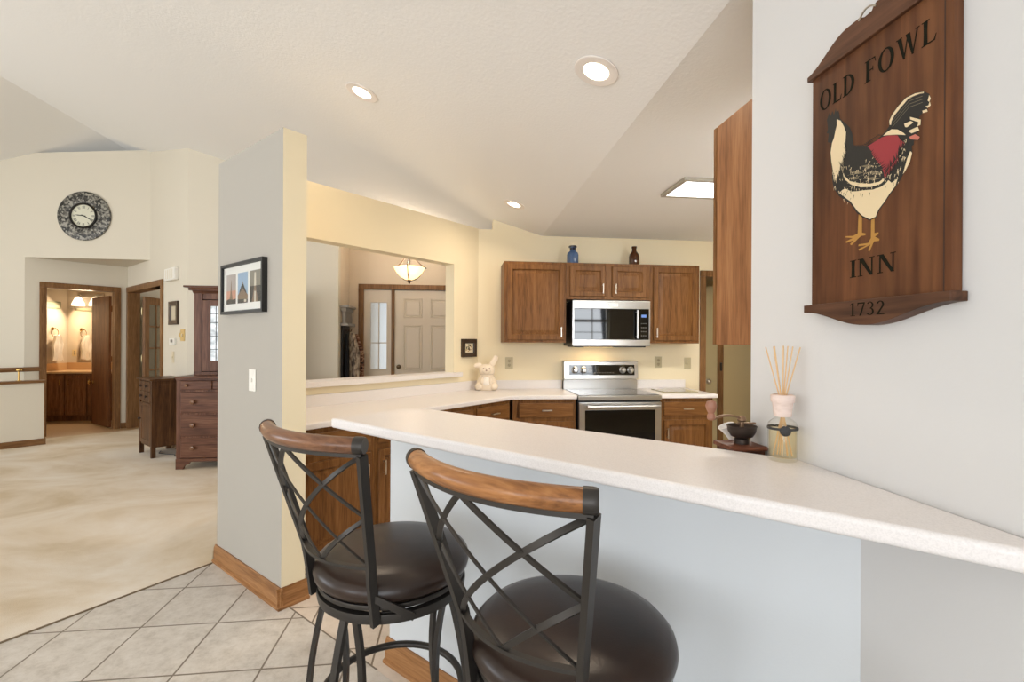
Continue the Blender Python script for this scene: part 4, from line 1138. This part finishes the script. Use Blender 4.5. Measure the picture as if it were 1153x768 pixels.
# ================================================================== BAR STOOLS
def make_stool(label, loc, rz, rail):
    t = thing('bar_stool', label, 'bar stool', loc, rz, 'swivel bar stools at the raised bar')
    bm = NB()
    prof = [(.004, .712), (.190, .712), (.214, .716), (.226, .728), (.229, .741), (.225, .757), (.212, .771), (.185, .782), (.14, .788), (.08, .791), (.004, .792)]
    lathe(bm, prof, 64); obj('seat_cushion', bm, M['leather'], t)
    bm = NB(); lathe(bm, [(.150, .699), (.214, .699), (.216, .705), (.214, .7115), (.150, .7115)], 64, cap=False)
    lathe(bm, [(.05, .690), (.10, .690), (.10, .6995), (.05, .6995)], 32)
    obj('seat_ring', bm, M['black_metal'], t)
    bm = NB(); lathe(bm, [(.196, .664), (.216, .664), (.218, .676), (.216, .688), (.196, .688)], 64, cap=False)
    for k in range(2):
        q = PI / 4 + k * PI / 2
        sweep(bm, [(-.205 * math.cos(q), -.205 * math.sin(q), .682), (.205 * math.cos(q), .205 * math.sin(q), .682)], rect(.03, .018), (math.cos(q + PI / 2), math.sin(q + PI / 2), 0))
    obj('swivel_base', bm, M['black_metal'], t)
    # legs: each an outward and an inward bowed bar meeting at the foot
    for qd in (14, 76, 212, 280):
        q = math.radians(qd)
        rad = Vector((math.cos(q), math.sin(q), 0)); tan = Vector((-math.sin(q), math.cos(q), 0))
        foot = rad * .245 + Vector((0, 0, .012))
        bm = NB()
        sweep(bm, arc(rad * .196 + Vector((0, 0, .672)), rad * .300 + Vector((0, 0, .34)), foot + rad * .008, 16), rect(.020, .013), tuple(tan))
        sweep(bm, arc(rad * .176 + tan * .010 + Vector((0, 0, .672)), rad * .085 + tan * .010 + Vector((0, 0, .32)), foot - rad * .008, 16), rect(.020, .013), tuple(tan))
        lg = obj('leg', bm, M['black_metal'], t)
        bm = NB(); lathe(bm, [(.016, 0), (.018, .004), (.018, .016), (.012, .020)], 16, foot - Vector((0, 0, .012))); obj('foot_cap', bm, M['black_plastic'], lg)
    bm = NB(); tube(bm, [(.208 * math.cos(2 * PI * i / 48), .208 * math.sin(2 * PI * i / 48), .345) for i in range(48)], .011, 12, True)
    obj('foot_ring', bm, M['black_metal'], t)
    # back
    def BP(a, h):       # point on the curved back: a across -1..1, h height 0..1 between lower bar and rail
        z = .827 + (1.135 - .827) * h
        x = a * (.146 + .064 * h)
        y = -.200 - .078 * h - .056 * (1 - a * a) * (0.75 + .25 * h)
        return Vector((x, y, z))
    for s in (-1, 1):
        bm = NB()
        pts = [Vector((s * .138, -.178, .668)), Vector((s * .139, -.186, .73)), Vector((s * .141, -.194, .785))] + [BP(s, q) for q in (0, .25, .5, .75, 1.0)]
        sweep(bm, pts, rect(.013, .024), (1, 0, 0))
        p = obj('back_post', bm, M['black_metal'], t)
        bm = NB(); sweep(bm, arc((s * .140, -.186, .742), (s * .172, -.165, .726), (s * .203, -.105, .678), 8), rect(.018, .008), (0, 0, 1)); obj('brace', bm, M['black_metal'], p)
    bm = NB(); sweep(bm, [BP(-1 + 2 * i / 20, 0) for i in range(21)], rect(.008, .014), (0, 0, 1)); obj('lower_back_bar', bm, M['black_metal'], t)
    bm = NB(); sweep(bm, [BP(-1 + 2 * i / 20, 1) for i in range(21)], rect(.010, .012), (0, 0, 1)); obj('upper_back_bar', bm, M['black_metal'], t)
    bm = NB()
    def lat(p, q, w, n=12):
        pts = [BP(p[0] + (q[0] - p[0]) * i / n, p[1] + (q[1] - p[1]) * i / n) for i in range(n + 1)]
        sweep(bm, pts, rect(.012 if w else .006, .005), (1, 0, 0.3))
    lat((-1, 0), (1, 1), 1); lat((-1, 1), (1, 0), 0)
    lat((-.12, 1), (1, .46), 1); lat((-.12, 1), (-1, .5), 1); lat((.0, 0), (1, .46), 1); lat((.0, 0), (-1, .5), 0)
    obj('lattice', bm, M['black_metal'], t)
    bm = NB()
    rp = [BP(-1.02 + 2.04 * i / 28, 1) + Vector((0, 0, .023)) for i in range(29)]
    sweep(bm, rp[1:-1], circ(.020, .020, 16), (0, 0, 1)); r_ = obj('top_rail', bm, rail, t, smooth=60)
    for e in ((rp[0], rp[1]), (rp[-1], rp[-2])):
        bm = NB(); o_ = (e[0] - e[1]).normalized()
        sweep(bm, [e[1] - o_ * .004, e[1] + o_ * .010, e[1] + o_ * .016, e[1] + o_ * .020], lambda q: circ(.0215 * (1 - .25 * max(0, q - .5)), .0215 * (1 - .25 * max(0, q - .5)), 16), (0, 0, 1))
        obj('end_cap', bm, M['black_metal'], r_, smooth=60)
    return t
make_stool('bar stool nearest the camera, honey wood top rail, at the right', (.261, 1.050, 0), math.radians(-45.6), M['rail_wood'])
make_stool('bar stool farther left by the wing wall, darker chestnut top rail', (-.189, 1.478, 0), math.radians(-41.8), M['rail_wood_dark'])

# ================================================================== LAMPS
def recessed(label, u, v):
    a = math.atan(.302)
    t = thing('recessed_light', label, 'ceiling light', (u, v, zk(u) - .001), 0, 'recessed lights in the sloped ceiling')
    t.rotation_euler = (0, a, 0)
    bm = NB(); lathe(bm, [(.100, .0), (.100, -.004), (.094, -.007), (.060, -.004), (.056, .0)], 48, cap=False); obj('trim_ring', bm, pmat('white_trim_ring', (240, 232, 224), .4), t)
    bm = NB(); lathe(bm, [(.056, -.0035), (.04, -.006), (.002, -.007)], 40); obj('lens', bm, emit('warm_lamp_lens', (255, 240, 214), 12), t)
    n = Vector((-math.sin(a), 0, -math.cos(a)))
    p = Vector((u, v, zk(u))) + n * .02
    area('recessed_lamp', p, p + n, .11, .11, 5.5, (1.0, .82, .62), math.radians(150))
recessed('largest recessed ceiling light, nearest the camera', .606, 2.044)
recessed('recessed ceiling light nearest the wing wall', -.604, 3.077)
recessed('smallest recessed ceiling light, nearest the range wall', .501, 4.217)
t = thing('ceiling_light', 'boxed fluorescent panel on the flat kitchen ceiling', 'ceiling light', (1.515, 3.04, 2.52))
bm = NB()
for a in ((0, 0, 1.2, .03), (0, .35, 1.2, .38), (0, .03, .03, .35), (1.17, .03, 1.2, .35)): box(bm, a[0], a[1], -.024, a[2], a[3], -.0005, .003)
obj('frame', bm, pmat('grey_beige_frame', (176, 168, 152), .5), t)
bm = NB(); box(bm, .0305, .0305, -.020, 1.1695, .3495, -.006); obj('diffuser', bm, emit('cool_diffuser', (250, 252, 255), 5), t)
area('fluorescent_lamp', (2.115, 3.23, 2.465), (2.115, 3.23, 0), 1.1, .30, 26, (1.0, .95, .84))
# foyer pendant
pc = Vector((-.600, 6.06, 2.272))
t = thing('pendant_lamp', 'alabaster bowl pendant lamp hanging in the foyer', 'pendant lamp', pc)
bm = NB(); lathe(bm, [(.004, -.105), (.05, -.095), (.105, -.065), (.150, -.020), (.180, .030), (.190, .056), (.184, .056), (.172, .030), (.142, -.016), (.098, -.058), (.045, -.087), (.004, -.095)], 48, cap=False)
obj('glass_bowl', bm, pmat('alabaster_glass', (255, 236, 200), .4, Transmission_Weight=.5, Emission_Color=(*lin((255, 226, 178)), 1), Emission_Strength=0.8), t)
iron2 = pmat('bronze_iron', (66, 48, 36), .45, .6)
bm = NB(); lathe(bm, [(.026, -.100), (.034, -.106), (.02, -.118), (.012, -.126), (.016, -.136), (.004, -.148)], 20); obj('finial', bm, iron2, t)
for k in range(3):
    q = .5 + k * 2 * PI / 3
    bm = NB(); tube(bm, [(r_ * math.cos(q), r_ * math.sin(q), z_) for r_, z_ in ((.02, -.108), (.08, -.088), (.135, -.045), (.175, .012), (.198, .060), (.235, .066), (.196, .080), (.14, .115), (.085, .165), (.05, .24), (.02, .40), (.012, .50))], .007, 8)
    obj('arm', bm, iron2, t)
bm = NB(); tube(bm, [(0, 0, -.10), (0, 0, zk(pc.x) - pc.z - .02)], .006, 10); lathe(bm, [(.06, zk(pc.x) - pc.z - .045), (.06, zk(pc.x) - pc.z - .002)], 24); obj('stem', bm, iron2, t)
l = bpy.data.lights.new('pendant_bulb', 'POINT'); l.energy = 20; l.color = (1, .84, .66); l.shadow_soft_size = .10
o = bpy.data.objects.new('pendant_bulb', l); COL.objects.link(o); o.location = pc + Vector((0, 0, .09))
# ================================================================== LIVING ROOM
# wall clock
t = thing('wall_clock', 'round wall clock with wide dark mosaic rim above the bathroom recess', 'clock', (-5.266, 7.40, 3.157))
m = pmat('mosaic_rim', (90, 84, 74), .35); n, l, b = nodes(m)
a = n.new('ShaderNodeTexVoronoi'); a.inputs['Scale'].default_value = 42; l.new(mapping(n, l), a.inputs['Vector'])
sep = n.new('ShaderNodeSeparateColor'); l.new(a.outputs['Color'], sep.inputs['Color'])
l.new(ramp(n, l, sep.outputs['Red'], [(.2, (38, 36, 32)), (.55, (96, 92, 84)), (.9, (156, 152, 140))]), b.inputs['Base Color']); bump(n, l, b, a.outputs['Distance'], .6, .006)
bm = NB(); lathe(bm, [(.345, -.002), (.348, -.018), (.335, -.030), (.27, -.040), (.20, -.034), (.175, -.028), (.175, -.002)], 72, cap=False, axis='y'); obj('mosaic_rim', bm, m, t)
bm = NB(); lathe(bm, [(.180, -.026), (.180, -.046), (.168, -.054), (.156, -.046), (.156, -.026)], 64, cap=False, axis='y'); obj('inner_rim', bm, pmat('dark_clock_rim', (34, 30, 26), .35, .4), t)
bm = NB(); lathe(bm, [(.157, -.024), (.157, -.028), (.002, -.028)], 64, axis='y'); dl = obj('dial', bm, pmat('ivory_dial', (216, 212, 190), .6), t)
bm = NB()
rom = ['XII', 'I', 'II', 'III', 'IIII', 'V', 'VI', 'VII', 'VIII', 'IX', 'X', 'XI']
for k, s in enumerate(rom):
    q = -2 * PI * k / 12
    wds = {'I': .006, 'V': .016, 'X': .018}
    tot = sum(wds[c] + .003 for c in s) - .003; x = -tot / 2
    def tr(px, pz):
        pz += .122
        return (px * math.cos(q) - pz * math.sin(q), px * math.sin(q) + pz * math.cos(q))
    for c in s:
        w_ = wds[c]; h_ = .018
        if c == 'I': segs = [((x + .003, -h_), (x + .003, h_), .0022)]
        elif c == 'V': segs = [((x + .002, h_), (x + .008, -h_), .0024), ((x + .014, h_), (x + .008, -h_), .0014)]
        else: segs = [((x + .002, h_), (x + .016, -h_), .0024), ((x + .016, h_), (x + .002, -h_), .0014)]
        for p, r_, hw in segs:
            flat(bm, [tr(p[0] - hw, p[1]), tr(p[0] + hw, p[1]), tr(r_[0] + hw, r_[1]), tr(r_[0] - hw, r_[1])], -.0286)
        x += w_ + .003
obj('numerals', bm, M['black_plastic'], dl, recalc=False)
bm = NB()
def hand(q, ln, w_, y):
    c, s = math.sin(q), math.cos(q)
    flat(bm, [(-c * .03 - s * w_, -s * .03 + c * w_), (-c * .03 + s * w_, -s * .03 - c * w_), (c * ln * .6 + s * w_ * 1.3, s * ln * .6 - c * w_ * 1.3), (c * ln, s * ln), (c * ln * .6 - s * w_ * 1.3, s * ln * .6 + c * w_ * 1.3)], y)
hand(math.radians(276), .118, .005, -.031); hand(math.radians(119), .140, .0045, -.033)
lathe(bm, [(.008, -.029), (.008, -.036), (.002, -.037)], 16, axis='y')
obj('hands', bm, M['black_plastic'], t, recalc=False)

# hutch: chest of drawers with a glazed top
def knob(name, parent, x, z, y, r, mat):
    bm = NB(); lathe(bm, [(r * .5, y), (r * .42, y - r * .5), (r * .9, y - r * .9), (r, y - r * 1.3), (r * .8, y - r * 1.7), (r * .2, y - r * 1.85)], 18, (x, 0, z), 'y')
    return obj(name, bm, mat, parent)
kw = pmat('polished_wood_knob', (120, 84, 58), .25)
t = thing('hutch', 'dark cherry hutch with leaded glass top, half hidden by the wing wall', 'hutch', (-3.012, 5.51, 0))
w = 1.06
bm = NB(); box(bm, .002, .02, .10, w - .002, .62, .985); obj('carcass', bm, M['cherry_v'], t)
bm = NB(); box(bm, -.012, -.015, .985, w + .012, .635, 1.010, .006); box(bm, -.004, -.006, .965, w + .004, .63, .986, .004); obj('chest_top', bm, M['cherry'], t)
bm = NB()
pts = [(0, 0), (.075, 0), (.082, .030), (.100, .052), (.130, .060), (.15, .085), (w - .15, .085), (w - .13, .06), (w - .1, .052), (w - .082, .03), (w - .075, 0), (w, 0), (w, .118), (0, .118)]
prism(bm, pts, -.012, .02, 'y', 0, .002); obj('bracket_base', bm, M['cherry'], t)
bm = NB(); box(bm, 0, 0, .118, .045, .02, .965); box(bm, w - .045, 0, .118, w, .02, .965)
for z in (.350, .601, .852): box(bm, .045, .004, z - .010, w - .045, .02, z + .010)
obj('drawer_frame', bm, M['cherry_v'], t)
for k, (z0, z1) in enumerate(((.125, .340), (.361, .591), (.612, .842))):
    bm = NB(); ring_panel(bm, .047, w - .047, z0, z1, [(0, .018), (0, -.004), (.006, -.010)])
    d = obj('drawer', bm, M['cherry'], t)
    for x in (.182, w - .182): knob('knob', d, x, (z0 + z1) / 2 + .008, -.010, .026, kw)
for k in range(3):
    x0 = .047 + k * (w - .094) / 3
    bm = NB(); ring_panel(bm, x0, x0 + (w - .094) / 3 - .006, .863, .962, [(0, .018), (0, -.004), (.006, -.010)])
    d = obj('drawer', bm, M['cherry'], t)
    knob('knob', d, .110 if k == 0 else x0 + (w - .094) / 6, .915, -.010, .018, kw)
ux, uw = .085, w - .17
bm = NB()
box(bm, ux, .165, 1.010, ux + uw, .60, 1.050, .006)
box(bm, ux + .01, .155, 1.050, ux + .09, .58, 1.925); box(bm, ux + uw - .09, .155, 1.05, ux + uw - .01, .58, 1.925)
box(bm, ux + .09, .56, 1.05, ux + uw - .09, .58, 1.925); box(bm, ux + .09, .17, 1.86, ux + uw - .09, .56, 1.925)
up_ = obj('upper_case', bm, M['cherry_v'], t)
bm = NB()
prism(bm, [(.155, 1.925), (.100, 1.985), (.095, 2.003), (.60, 2.003), (.60, 1.925)], ux - .0, ux + uw, 'x')
box(bm, ux - .07, .085, 1.985, ux + uw + .07, .62, 2.006, .004); box(bm, ux - .035, .12, 1.955, ux + uw + .035, .60, 1.986, .004)
obj('crown', bm, M['cherry'], t)
for k in range(2):
    x0 = ux + .092 + k * (uw - .184) / 2; x1 = x0 + (uw - .184) / 2 - .004
    bm = NB()
    for a in ((x0, 1.055, x0 + .085, 1.85), (x1 - .085, 1.055, x1, 1.85), (x0 + .085, 1.055, x1 - .085, 1.17), (x0 + .085, 1.785, x1 - .085, 1.85)): box(bm, a[0], .156, a[1], a[2], .178, a[3], .003)
    d = obj('door', bm, M['cherry_v'], t)
    gm = bpy.data.materials.get('leaded_glass')
    if not gm:
        gm = pmat('leaded_glass', (214, 222, 228), .12, 0, .8); n, l, b = nodes(gm)
        a = n.new('ShaderNodeTexNoise'); a.inputs['Scale'].default_value = 11; a.inputs['Detail'].default_value = 4; l.new(mapping(n, l), a.inputs['Vector'])
        l.new(ramp(n, l, a.outputs['Fac'], [(.35, (150, 156, 160)), (.55, (214, 220, 224)), (.7, (236, 240, 244))]), b.inputs['Base Color'])
    bm = NB(); box(bm, x0 + .0855, .166, 1.1705, x1 - .0855, .170, 1.7845); g = obj('leaded_glass', bm, gm, d)
    bm = NB()
    for z in (1.30, 1.45, 1.60, 1.70): box(bm, x0 + .086, .162, z - .003, x1 - .086, .166, z + .003)
    for q in (.33, .66): x = x0 + .0855 + (x1 - x0 - .171) * q; box(bm, x - .003, .162, 1.171, x + .003, .166, 1.784)
    obj('lead_came', bm, M['black_plastic'], g)

# small drawer chest with a door
u, v, _ = st(-7.295, 1.742)
t = thing('drawer_chest', 'narrow walnut cabinet on tall legs beside the dark cherry hutch', 'cabinet', (u, v, 0), RC)
w, dpt = .505, .325
bm = NB(); box(bm, .004, .014, .125, w - .004, dpt - .004, .918); obj('carcass', bm, M['walnut'], t)
for x in (0, w - .045):
    for y in (0, dpt - .045):
        bm = NB(); box(bm, x, y, 0, x + .045, y + .045, .918, .003); obj('leg', bm, M['walnut'], t)
bm = NB(); box(bm, -.022, -.022, .918, w + .022, dpt + .018, .940, .005); obj('chest_top', bm, M['walnut'], t)
kd = pmat('dark_round_knob', (46, 32, 24), .3)
for r_ in range(2):
    for c in range(2):
        x0 = .052 + c * .203; z1 = .905 - r_ * .125
        bm = NB(); ring_panel(bm, x0, x0 + .197, z1 - .117, z1, [(0, .013), (0, -.001), (.005, -.006)]); d = obj('drawer', bm, M['walnut'], t)
        knob('knob', d, x0 + .098, z1 - .055, -.006, .016, kd)
bm = NB(); ring_panel(bm, .052, w - .052, .150, .640, [(0, .013), (0, .000), (.045, .000), (.050, .008), (.06, .008)]); d = obj('door', bm, M['walnut'], t)
knob('knob', d, .078, .44, .0, .016, kd)
bm = NB()
ring_panel(bm, 0, dpt - .09, .145, .905, [(0, 0), (.03, 0), (.035, .006)])
for vv in bm.verts: x, y, z = vv.co; vv.co = (w - .002 - y, x + .045, z)
obj('side_panel', bm, M['walnut'], t)
# its lamp cord on the carpet
u, v, _ = st(-6.98, 1.93)
bm = NB(); tube(bm, [(-.16, .0, .012), (-.05, -.05, .010), (.08, -.01, .010), (.16, .05, .010), (.28, .02, .010), (.36, .07, .012)], .004, 6)
tag(obj('cord', bm, M['black_plastic'], None, (u, v, 0), RC), 'thin dark cord lying on the carpet under the walnut cabinet', 'cord')

# wall fittings near the thermostat
u, v, _ = st(-7.345, 2.117)
t = thing('door_chime', 'white door chime box high on the thermostat wall', 'door chime', (u, v, 2.262), RC)
bm = NB(); box(bm, -.200, -.055, -.082, .200, -.0005, .082, .018); obj('chime_cover', bm, M['white_plastic'], t)
bm = NB()
for k in range(5): box(bm, -.12 + k * .06, -.0565, -.06, -.108 + k * .06, -.054, .06, .001)
obj('sound_slot', bm, M['ivory_plastic'], t)
u, v, _ = st(-7.300, 2.117)
t = frame('picture', 'small dark framed print above the thermostat', (u, v, 1.755), RC, .330, .305, .055, .028, pmat('bronze_brown_frame', (64, 50, 38), .4), pmat('taupe_mat', (150, 136, 114), .7), None)
bm = NB(); box(bm, -.07, -.0155, -.085, .07, -.0142, .085); obj('print', bm, pmat('pale_print', (202, 190, 164), .6), t)
u, v, _ = st(-7.330, 2.117)
t = thing('thermostat', 'white thermostat with small screen under the dark framed print', 'thermostat', (u, v, 1.385), RC)
bm = NB(); box(bm, -.095, -.028, -.042, .095, -.0005, .042, .006); obj('case', bm, M['white_plastic'], t)
bm = NB(); box(bm, -.04, -.0295, -.012, .05, -.0275, .024, .001); obj('screen', bm, M['grey_plastic'], t)
u, v, _ = st(-6.990, 2.117)
t = thing('wall_plate', 'pale brass wall plate right of the thermostat beside the hutch', 'wall plate', (u, v, 1.465), RC)
bm = NB(); box(bm, -.075, -.008, -.075, .075, -.0005, .075, .003); box(bm, -.13, -.010, -.028, -.055, -.0005, .028, .003); obj('plate', bm, pmat('pale_brass_plate', (214, 184, 120), .4, .3), t)
bm = NB(); box(bm, -.012, -.018, -.02, .012, -.008, .02, .003); obj('toggle', bm, M['ivory_plastic'], t)
u, v, _ = st(-7.350, 2.117)
plate('light_switch', 'ivory light switch below the thermostat', 'switch', (u, v, 1.180), RC, .085, .150, 'switch', M['ivory_plastic'])

# stair handrail above the half wall
u, v, _ = st(-8.82, 0.85)
t = thing('handrail', 'brown stair handrail on a brass bracket above the half wall', 'handrail', (u, v, .8605), RB)
bm = NB(); sweep(bm, [(-1.25, .03, .142), (.20, .03, .148)], circ(.030, .020, 14), (0, 0, 1)); obj('rail', bm, M['trim_h'], t)
bm = NB(); lathe(bm, [(.03, 0), (.028, .006), (.009, .010), (.008, .116), (.020, .122), (.020, .126)], 16, (0, .03, 0)); lathe(bm, [(.014, .0), (.034, .012), (.036, .024), (.03, .034), (.01, .038)], 16, (0, .0, .125)); obj('bracket', bm, M['brass'], t)

# ================================================================== BATHROOM
t = thing('vanity', 'dark oak bathroom vanity with two doors and tan top', 'vanity', (-7.004, 8.905, 0.002))
w = 1.20
do = wood('vanity_oak', (88, 54, 30), (120, 78, 46), (140, 96, 60))
bm = NB(); box(bm, 0, .02, .09, w, .535, .82); box(bm, 0, .08, 0, w, .53, .09); obj('body', bm, do, t)
for x0, x1, px in ((.02, .352, .300), (.376, .70, .425), (.72, 1.18, .77)):
    bm = NB(); ring_panel(bm, x0, x1, .115, .790, [(0, .019), (0, .004), (.004, 0), (.05, 0), (.056, .008), (.07, .008), (.09, .002)]); d = obj('door', bm, do, t)
    bar_pull('handle', d, px, .63, .72, 0, M['brass'])
bm = NB(); box(bm, -.001, -.02, .8205, w + .01, .535, .855, .008); box(bm, 0, .515, .855, w, .535, .985, .004); box(bm, 0, 0, .855, .018, .515, .985, .004)
obj('vanity_top', bm, pmat('tan_vanity_top', (206, 168, 122), .3), t)
bm = NB(); box(bm, -7.002, 9.442, .99, -5.40, 9.4495, 1.975); m_ = obj('wall_mirror', bm, M['mirror']); tag(m_, 'frameless bathroom wall mirror above the vanity', 'mirror')
t = thing('vanity_light', 'glowing glass vanity light above the bathroom mirror', 'wall lamp', (-6.61, 9.45, 2.11))
bm = NB(); box(bm, -.22, -.03, .05, .22, -.0005, .13, .008); obj('back_plate', bm, M['nickel'], t)
for x in (-.14, .14):
    bm = NB(); tube(bm, [(x, -.03, .09), (x, -.09, .11), (x, -.11, .07)], .008, 8); ar = obj('arm', bm, M['nickel'], t)
    bm = NB(); lathe(bm, [(.03, .06), (.05, .03), (.085, -.05), (.095, -.10), (.088, -.10), (.044, .028), (.02, .05)], 28, (x, -.11, 0), cap=False); obj('lamp_shade', bm, emit('lit_frosted_shade', (255, 232, 196), 3), ar)
l = bpy.data.lights.new('vanity_bulbs', 'AREA'); l.shape = 'RECTANGLE'; l.size = .4; l.size_y = .14; l.energy = 18; l.color = (1, .80, .56)
o = bpy.data.objects.new('vanity_bulbs', l); COL.objects.link(o); o.location = (-6.6, 9.26, 2.0); o.rotation_euler = (math.radians(-40), 0, 0)
t = thing('towel_ring', 'brass towel ring on the left bathroom wall', 'towel ring', (-7.006, 9.125, 1.59))
bm = NB(); lathe(bm, [(.03, .0005), (.03, .012), (.012, .016), (.010, .05), (.015, .055)], 16, (0, 0, 0), 'x'); obj('post', bm, M['brass'], t)
bm = NB(); tube(bm, [(.045, .07 * math.sin(2 * PI * i / 24), -.07 + .07 * math.cos(2 * PI * i / 24)) for i in range(24)], .005, 8, True); obj('ring', bm, M['brass'], t)
bm = NB()
rows = []
for j in range(15):
    z = 1.478 - j * .032
    hw = .05 + .055 * min(1, j / 5) - .01 * math.sin(j * .8)
    rows.append([bm.verts.new((-6.952 + .05 * (1 if k < 11 else 0) + .012 * math.sin(k * 1.5 + j * .25) * (1 if k < 11 else -.3), 9.125 + hw * ((k if k < 11 else 20 - k) / 5 - 1) * (1), z + .012 * math.sin(k * .9))) for k in range(20)])
for a, b in zip(rows, rows[1:]):
    for k in range(20): bm.faces.new([a[k], a[(k + 1) % 20], b[(k + 1) % 20], b[k]])
for r_ in (rows[0], rows[-1]): bm.faces.new(r_)
tag(obj('hand_towel', bm, paint('white_towel_cloth', (236, 226, 212), 300, .6, .9)), 'white hand towel hanging from the bathroom towel ring', 'towel')
t = thing('picture', 'long narrow picture on the left bathroom wall above the towel', 'picture', (-7.006, 9.08, 2.005), PI / 2)
bm = NB(); box(bm, -.20, -.022, -.065, .20, -.0005, .065, .004); obj('picture_frame', bm, pmat('grey_green_frame', (142, 140, 112), .5), t)
bm = NB(); box(bm, -.175, -.0235, -.042, .175, -.022, .042); obj('print', bm, pmat('pale_green_print', (176, 172, 142), .6), t)
plate('wall_outlet', 'ivory outlet on the left bathroom wall below the towel', 'outlet', (-7.006, 9.28, 1.16), PI / 2, .10, .12, 'outlet', pmat('gold_ivory_plate', (226, 200, 150), .4))

# ================================================================== FOYER
t = thing('hall_tree', 'dark hall tree with a pale pierced crest, holding coats by the front door', 'hall tree', (-1.525, 6.665, 0.004), PI / 2)
dkw = wood('ebonised_wood', (22, 20, 18), (34, 30, 27), (46, 40, 36))
bm = NB(); box(bm, -.20, -.03, 0, .20, -.001, 1.60, .004); box(bm, -.21, -.05, 0, .21, -.03, .12, .004); obj('back_board', bm, dkw, t)
bm = NB(); box(bm, -.23, -.10, 1.60, .23, -.001, 1.635, .004)
for k in range(6): box(bm, -.20 + k * .074, -.06, 1.635, -.17 + k * .074, -.02, 1.79)
box(bm, -.22, -.075, 1.79, .22, -.005, 1.84, .006); box(bm, -.245, -.11, 1.84, .245, -.002, 1.87, .008)
obj('crest', bm, pmat('weathered_white_crest', (150, 142, 132), .5), t)
for k in range(3):
    bm = NB(); tube(bm, [(-.15 + k * .15, -.03, 1.54), (-.15 + k * .15, -.055, 1.53), (-.15 + k * .15, -.065, 1.56)], .006, 8); obj('coat_hook', bm, iron2, t)
def garment(name, label, cat, x, y, ztop, zbot, w0, w1, dp, mat, seed):
    rr = random.Random(seed); bm = NB(); rows = []; n_ = 28
    ph = [rr.uniform(0, 6) for _ in range(4)]
    for j in range(16):
        q = j / 15; z = ztop + (zbot - ztop) * q
        hw = w0 + (w1 - w0) * min(1, q * 2.2); dd = dp * (.45 + .55 * min(1, q * 3))
        row = []
        for k in range(n_):
            a = 2 * PI * k / n_
            f = 1 + .16 * math.sin(5 * a + ph[0] + q) + .10 * math.sin(9 * a + ph[1] - q * 2)
            row.append(bm.verts.new((x - dd * (1 + math.cos(a) * f) * -1 - dp * .0, y + hw * math.sin(a) * f, z)))
        rows.append(row)
    for a, b in zip(rows, rows[1:]):
        for k in range(n_): bm.faces.new([a[k], a[(k + 1) % n_], b[(k + 1) % n_], b[k]])
    for r_ in (rows[0], rows[-1]): bm.faces.new(r_)
    return tag(obj(name, bm, mat), label, cat)
garment('coat', 'black coat hanging on the left of the hall tree', 'coat', -1.470, 6.52, 1.50, .62, .03, .050, .020, paint('black_coat_cloth', (30, 29, 32), 200, .4, .9), 2)
def plaid(name, cols, ax):
    m = pmat(name, cols[1], .9); n, l, b = nodes(m)
    a = n.new('ShaderNodeTexNoise'); a.inputs['Scale'].default_value = 1; a.inputs['Detail'].default_value = 3
    l.new(mapping(n, l, ax), a.inputs['Vector'])
    l.new(ramp(n, l, a.outputs['Fac'], [(.36, cols[0]), (.5, cols[1]), (.62, cols[2])]), b.inputs['Base Color'])
    return m
garment('shawl', 'grey and tan patterned shawl hanging in the middle of the hall tree', 'shawl', -1.445, 6.640, 1.51, .70, .03, .062, .062, plaid('taupe_pattern_cloth', [(70, 60, 54), (138, 120, 102), (178, 162, 142)], (30, 30, 14)), 4)
garment('jacket', 'rust and black checked jacket hanging on the right of the hall tree', 'jacket', -1.440, 6.785, 1.50, .66, .03, .060, .078, plaid('rust_check_cloth', [(34, 28, 26), (112, 66, 46), (168, 140, 116)], (26, 26, 40)), 9)

area('den_fill', (-2.6, 9.0, 1.7), (-5.0, 8.4, 1.2), 1.2, 1.4, 14, (1.0, .93, .82))  # added lamp, lifts the dark den behind the glazed door
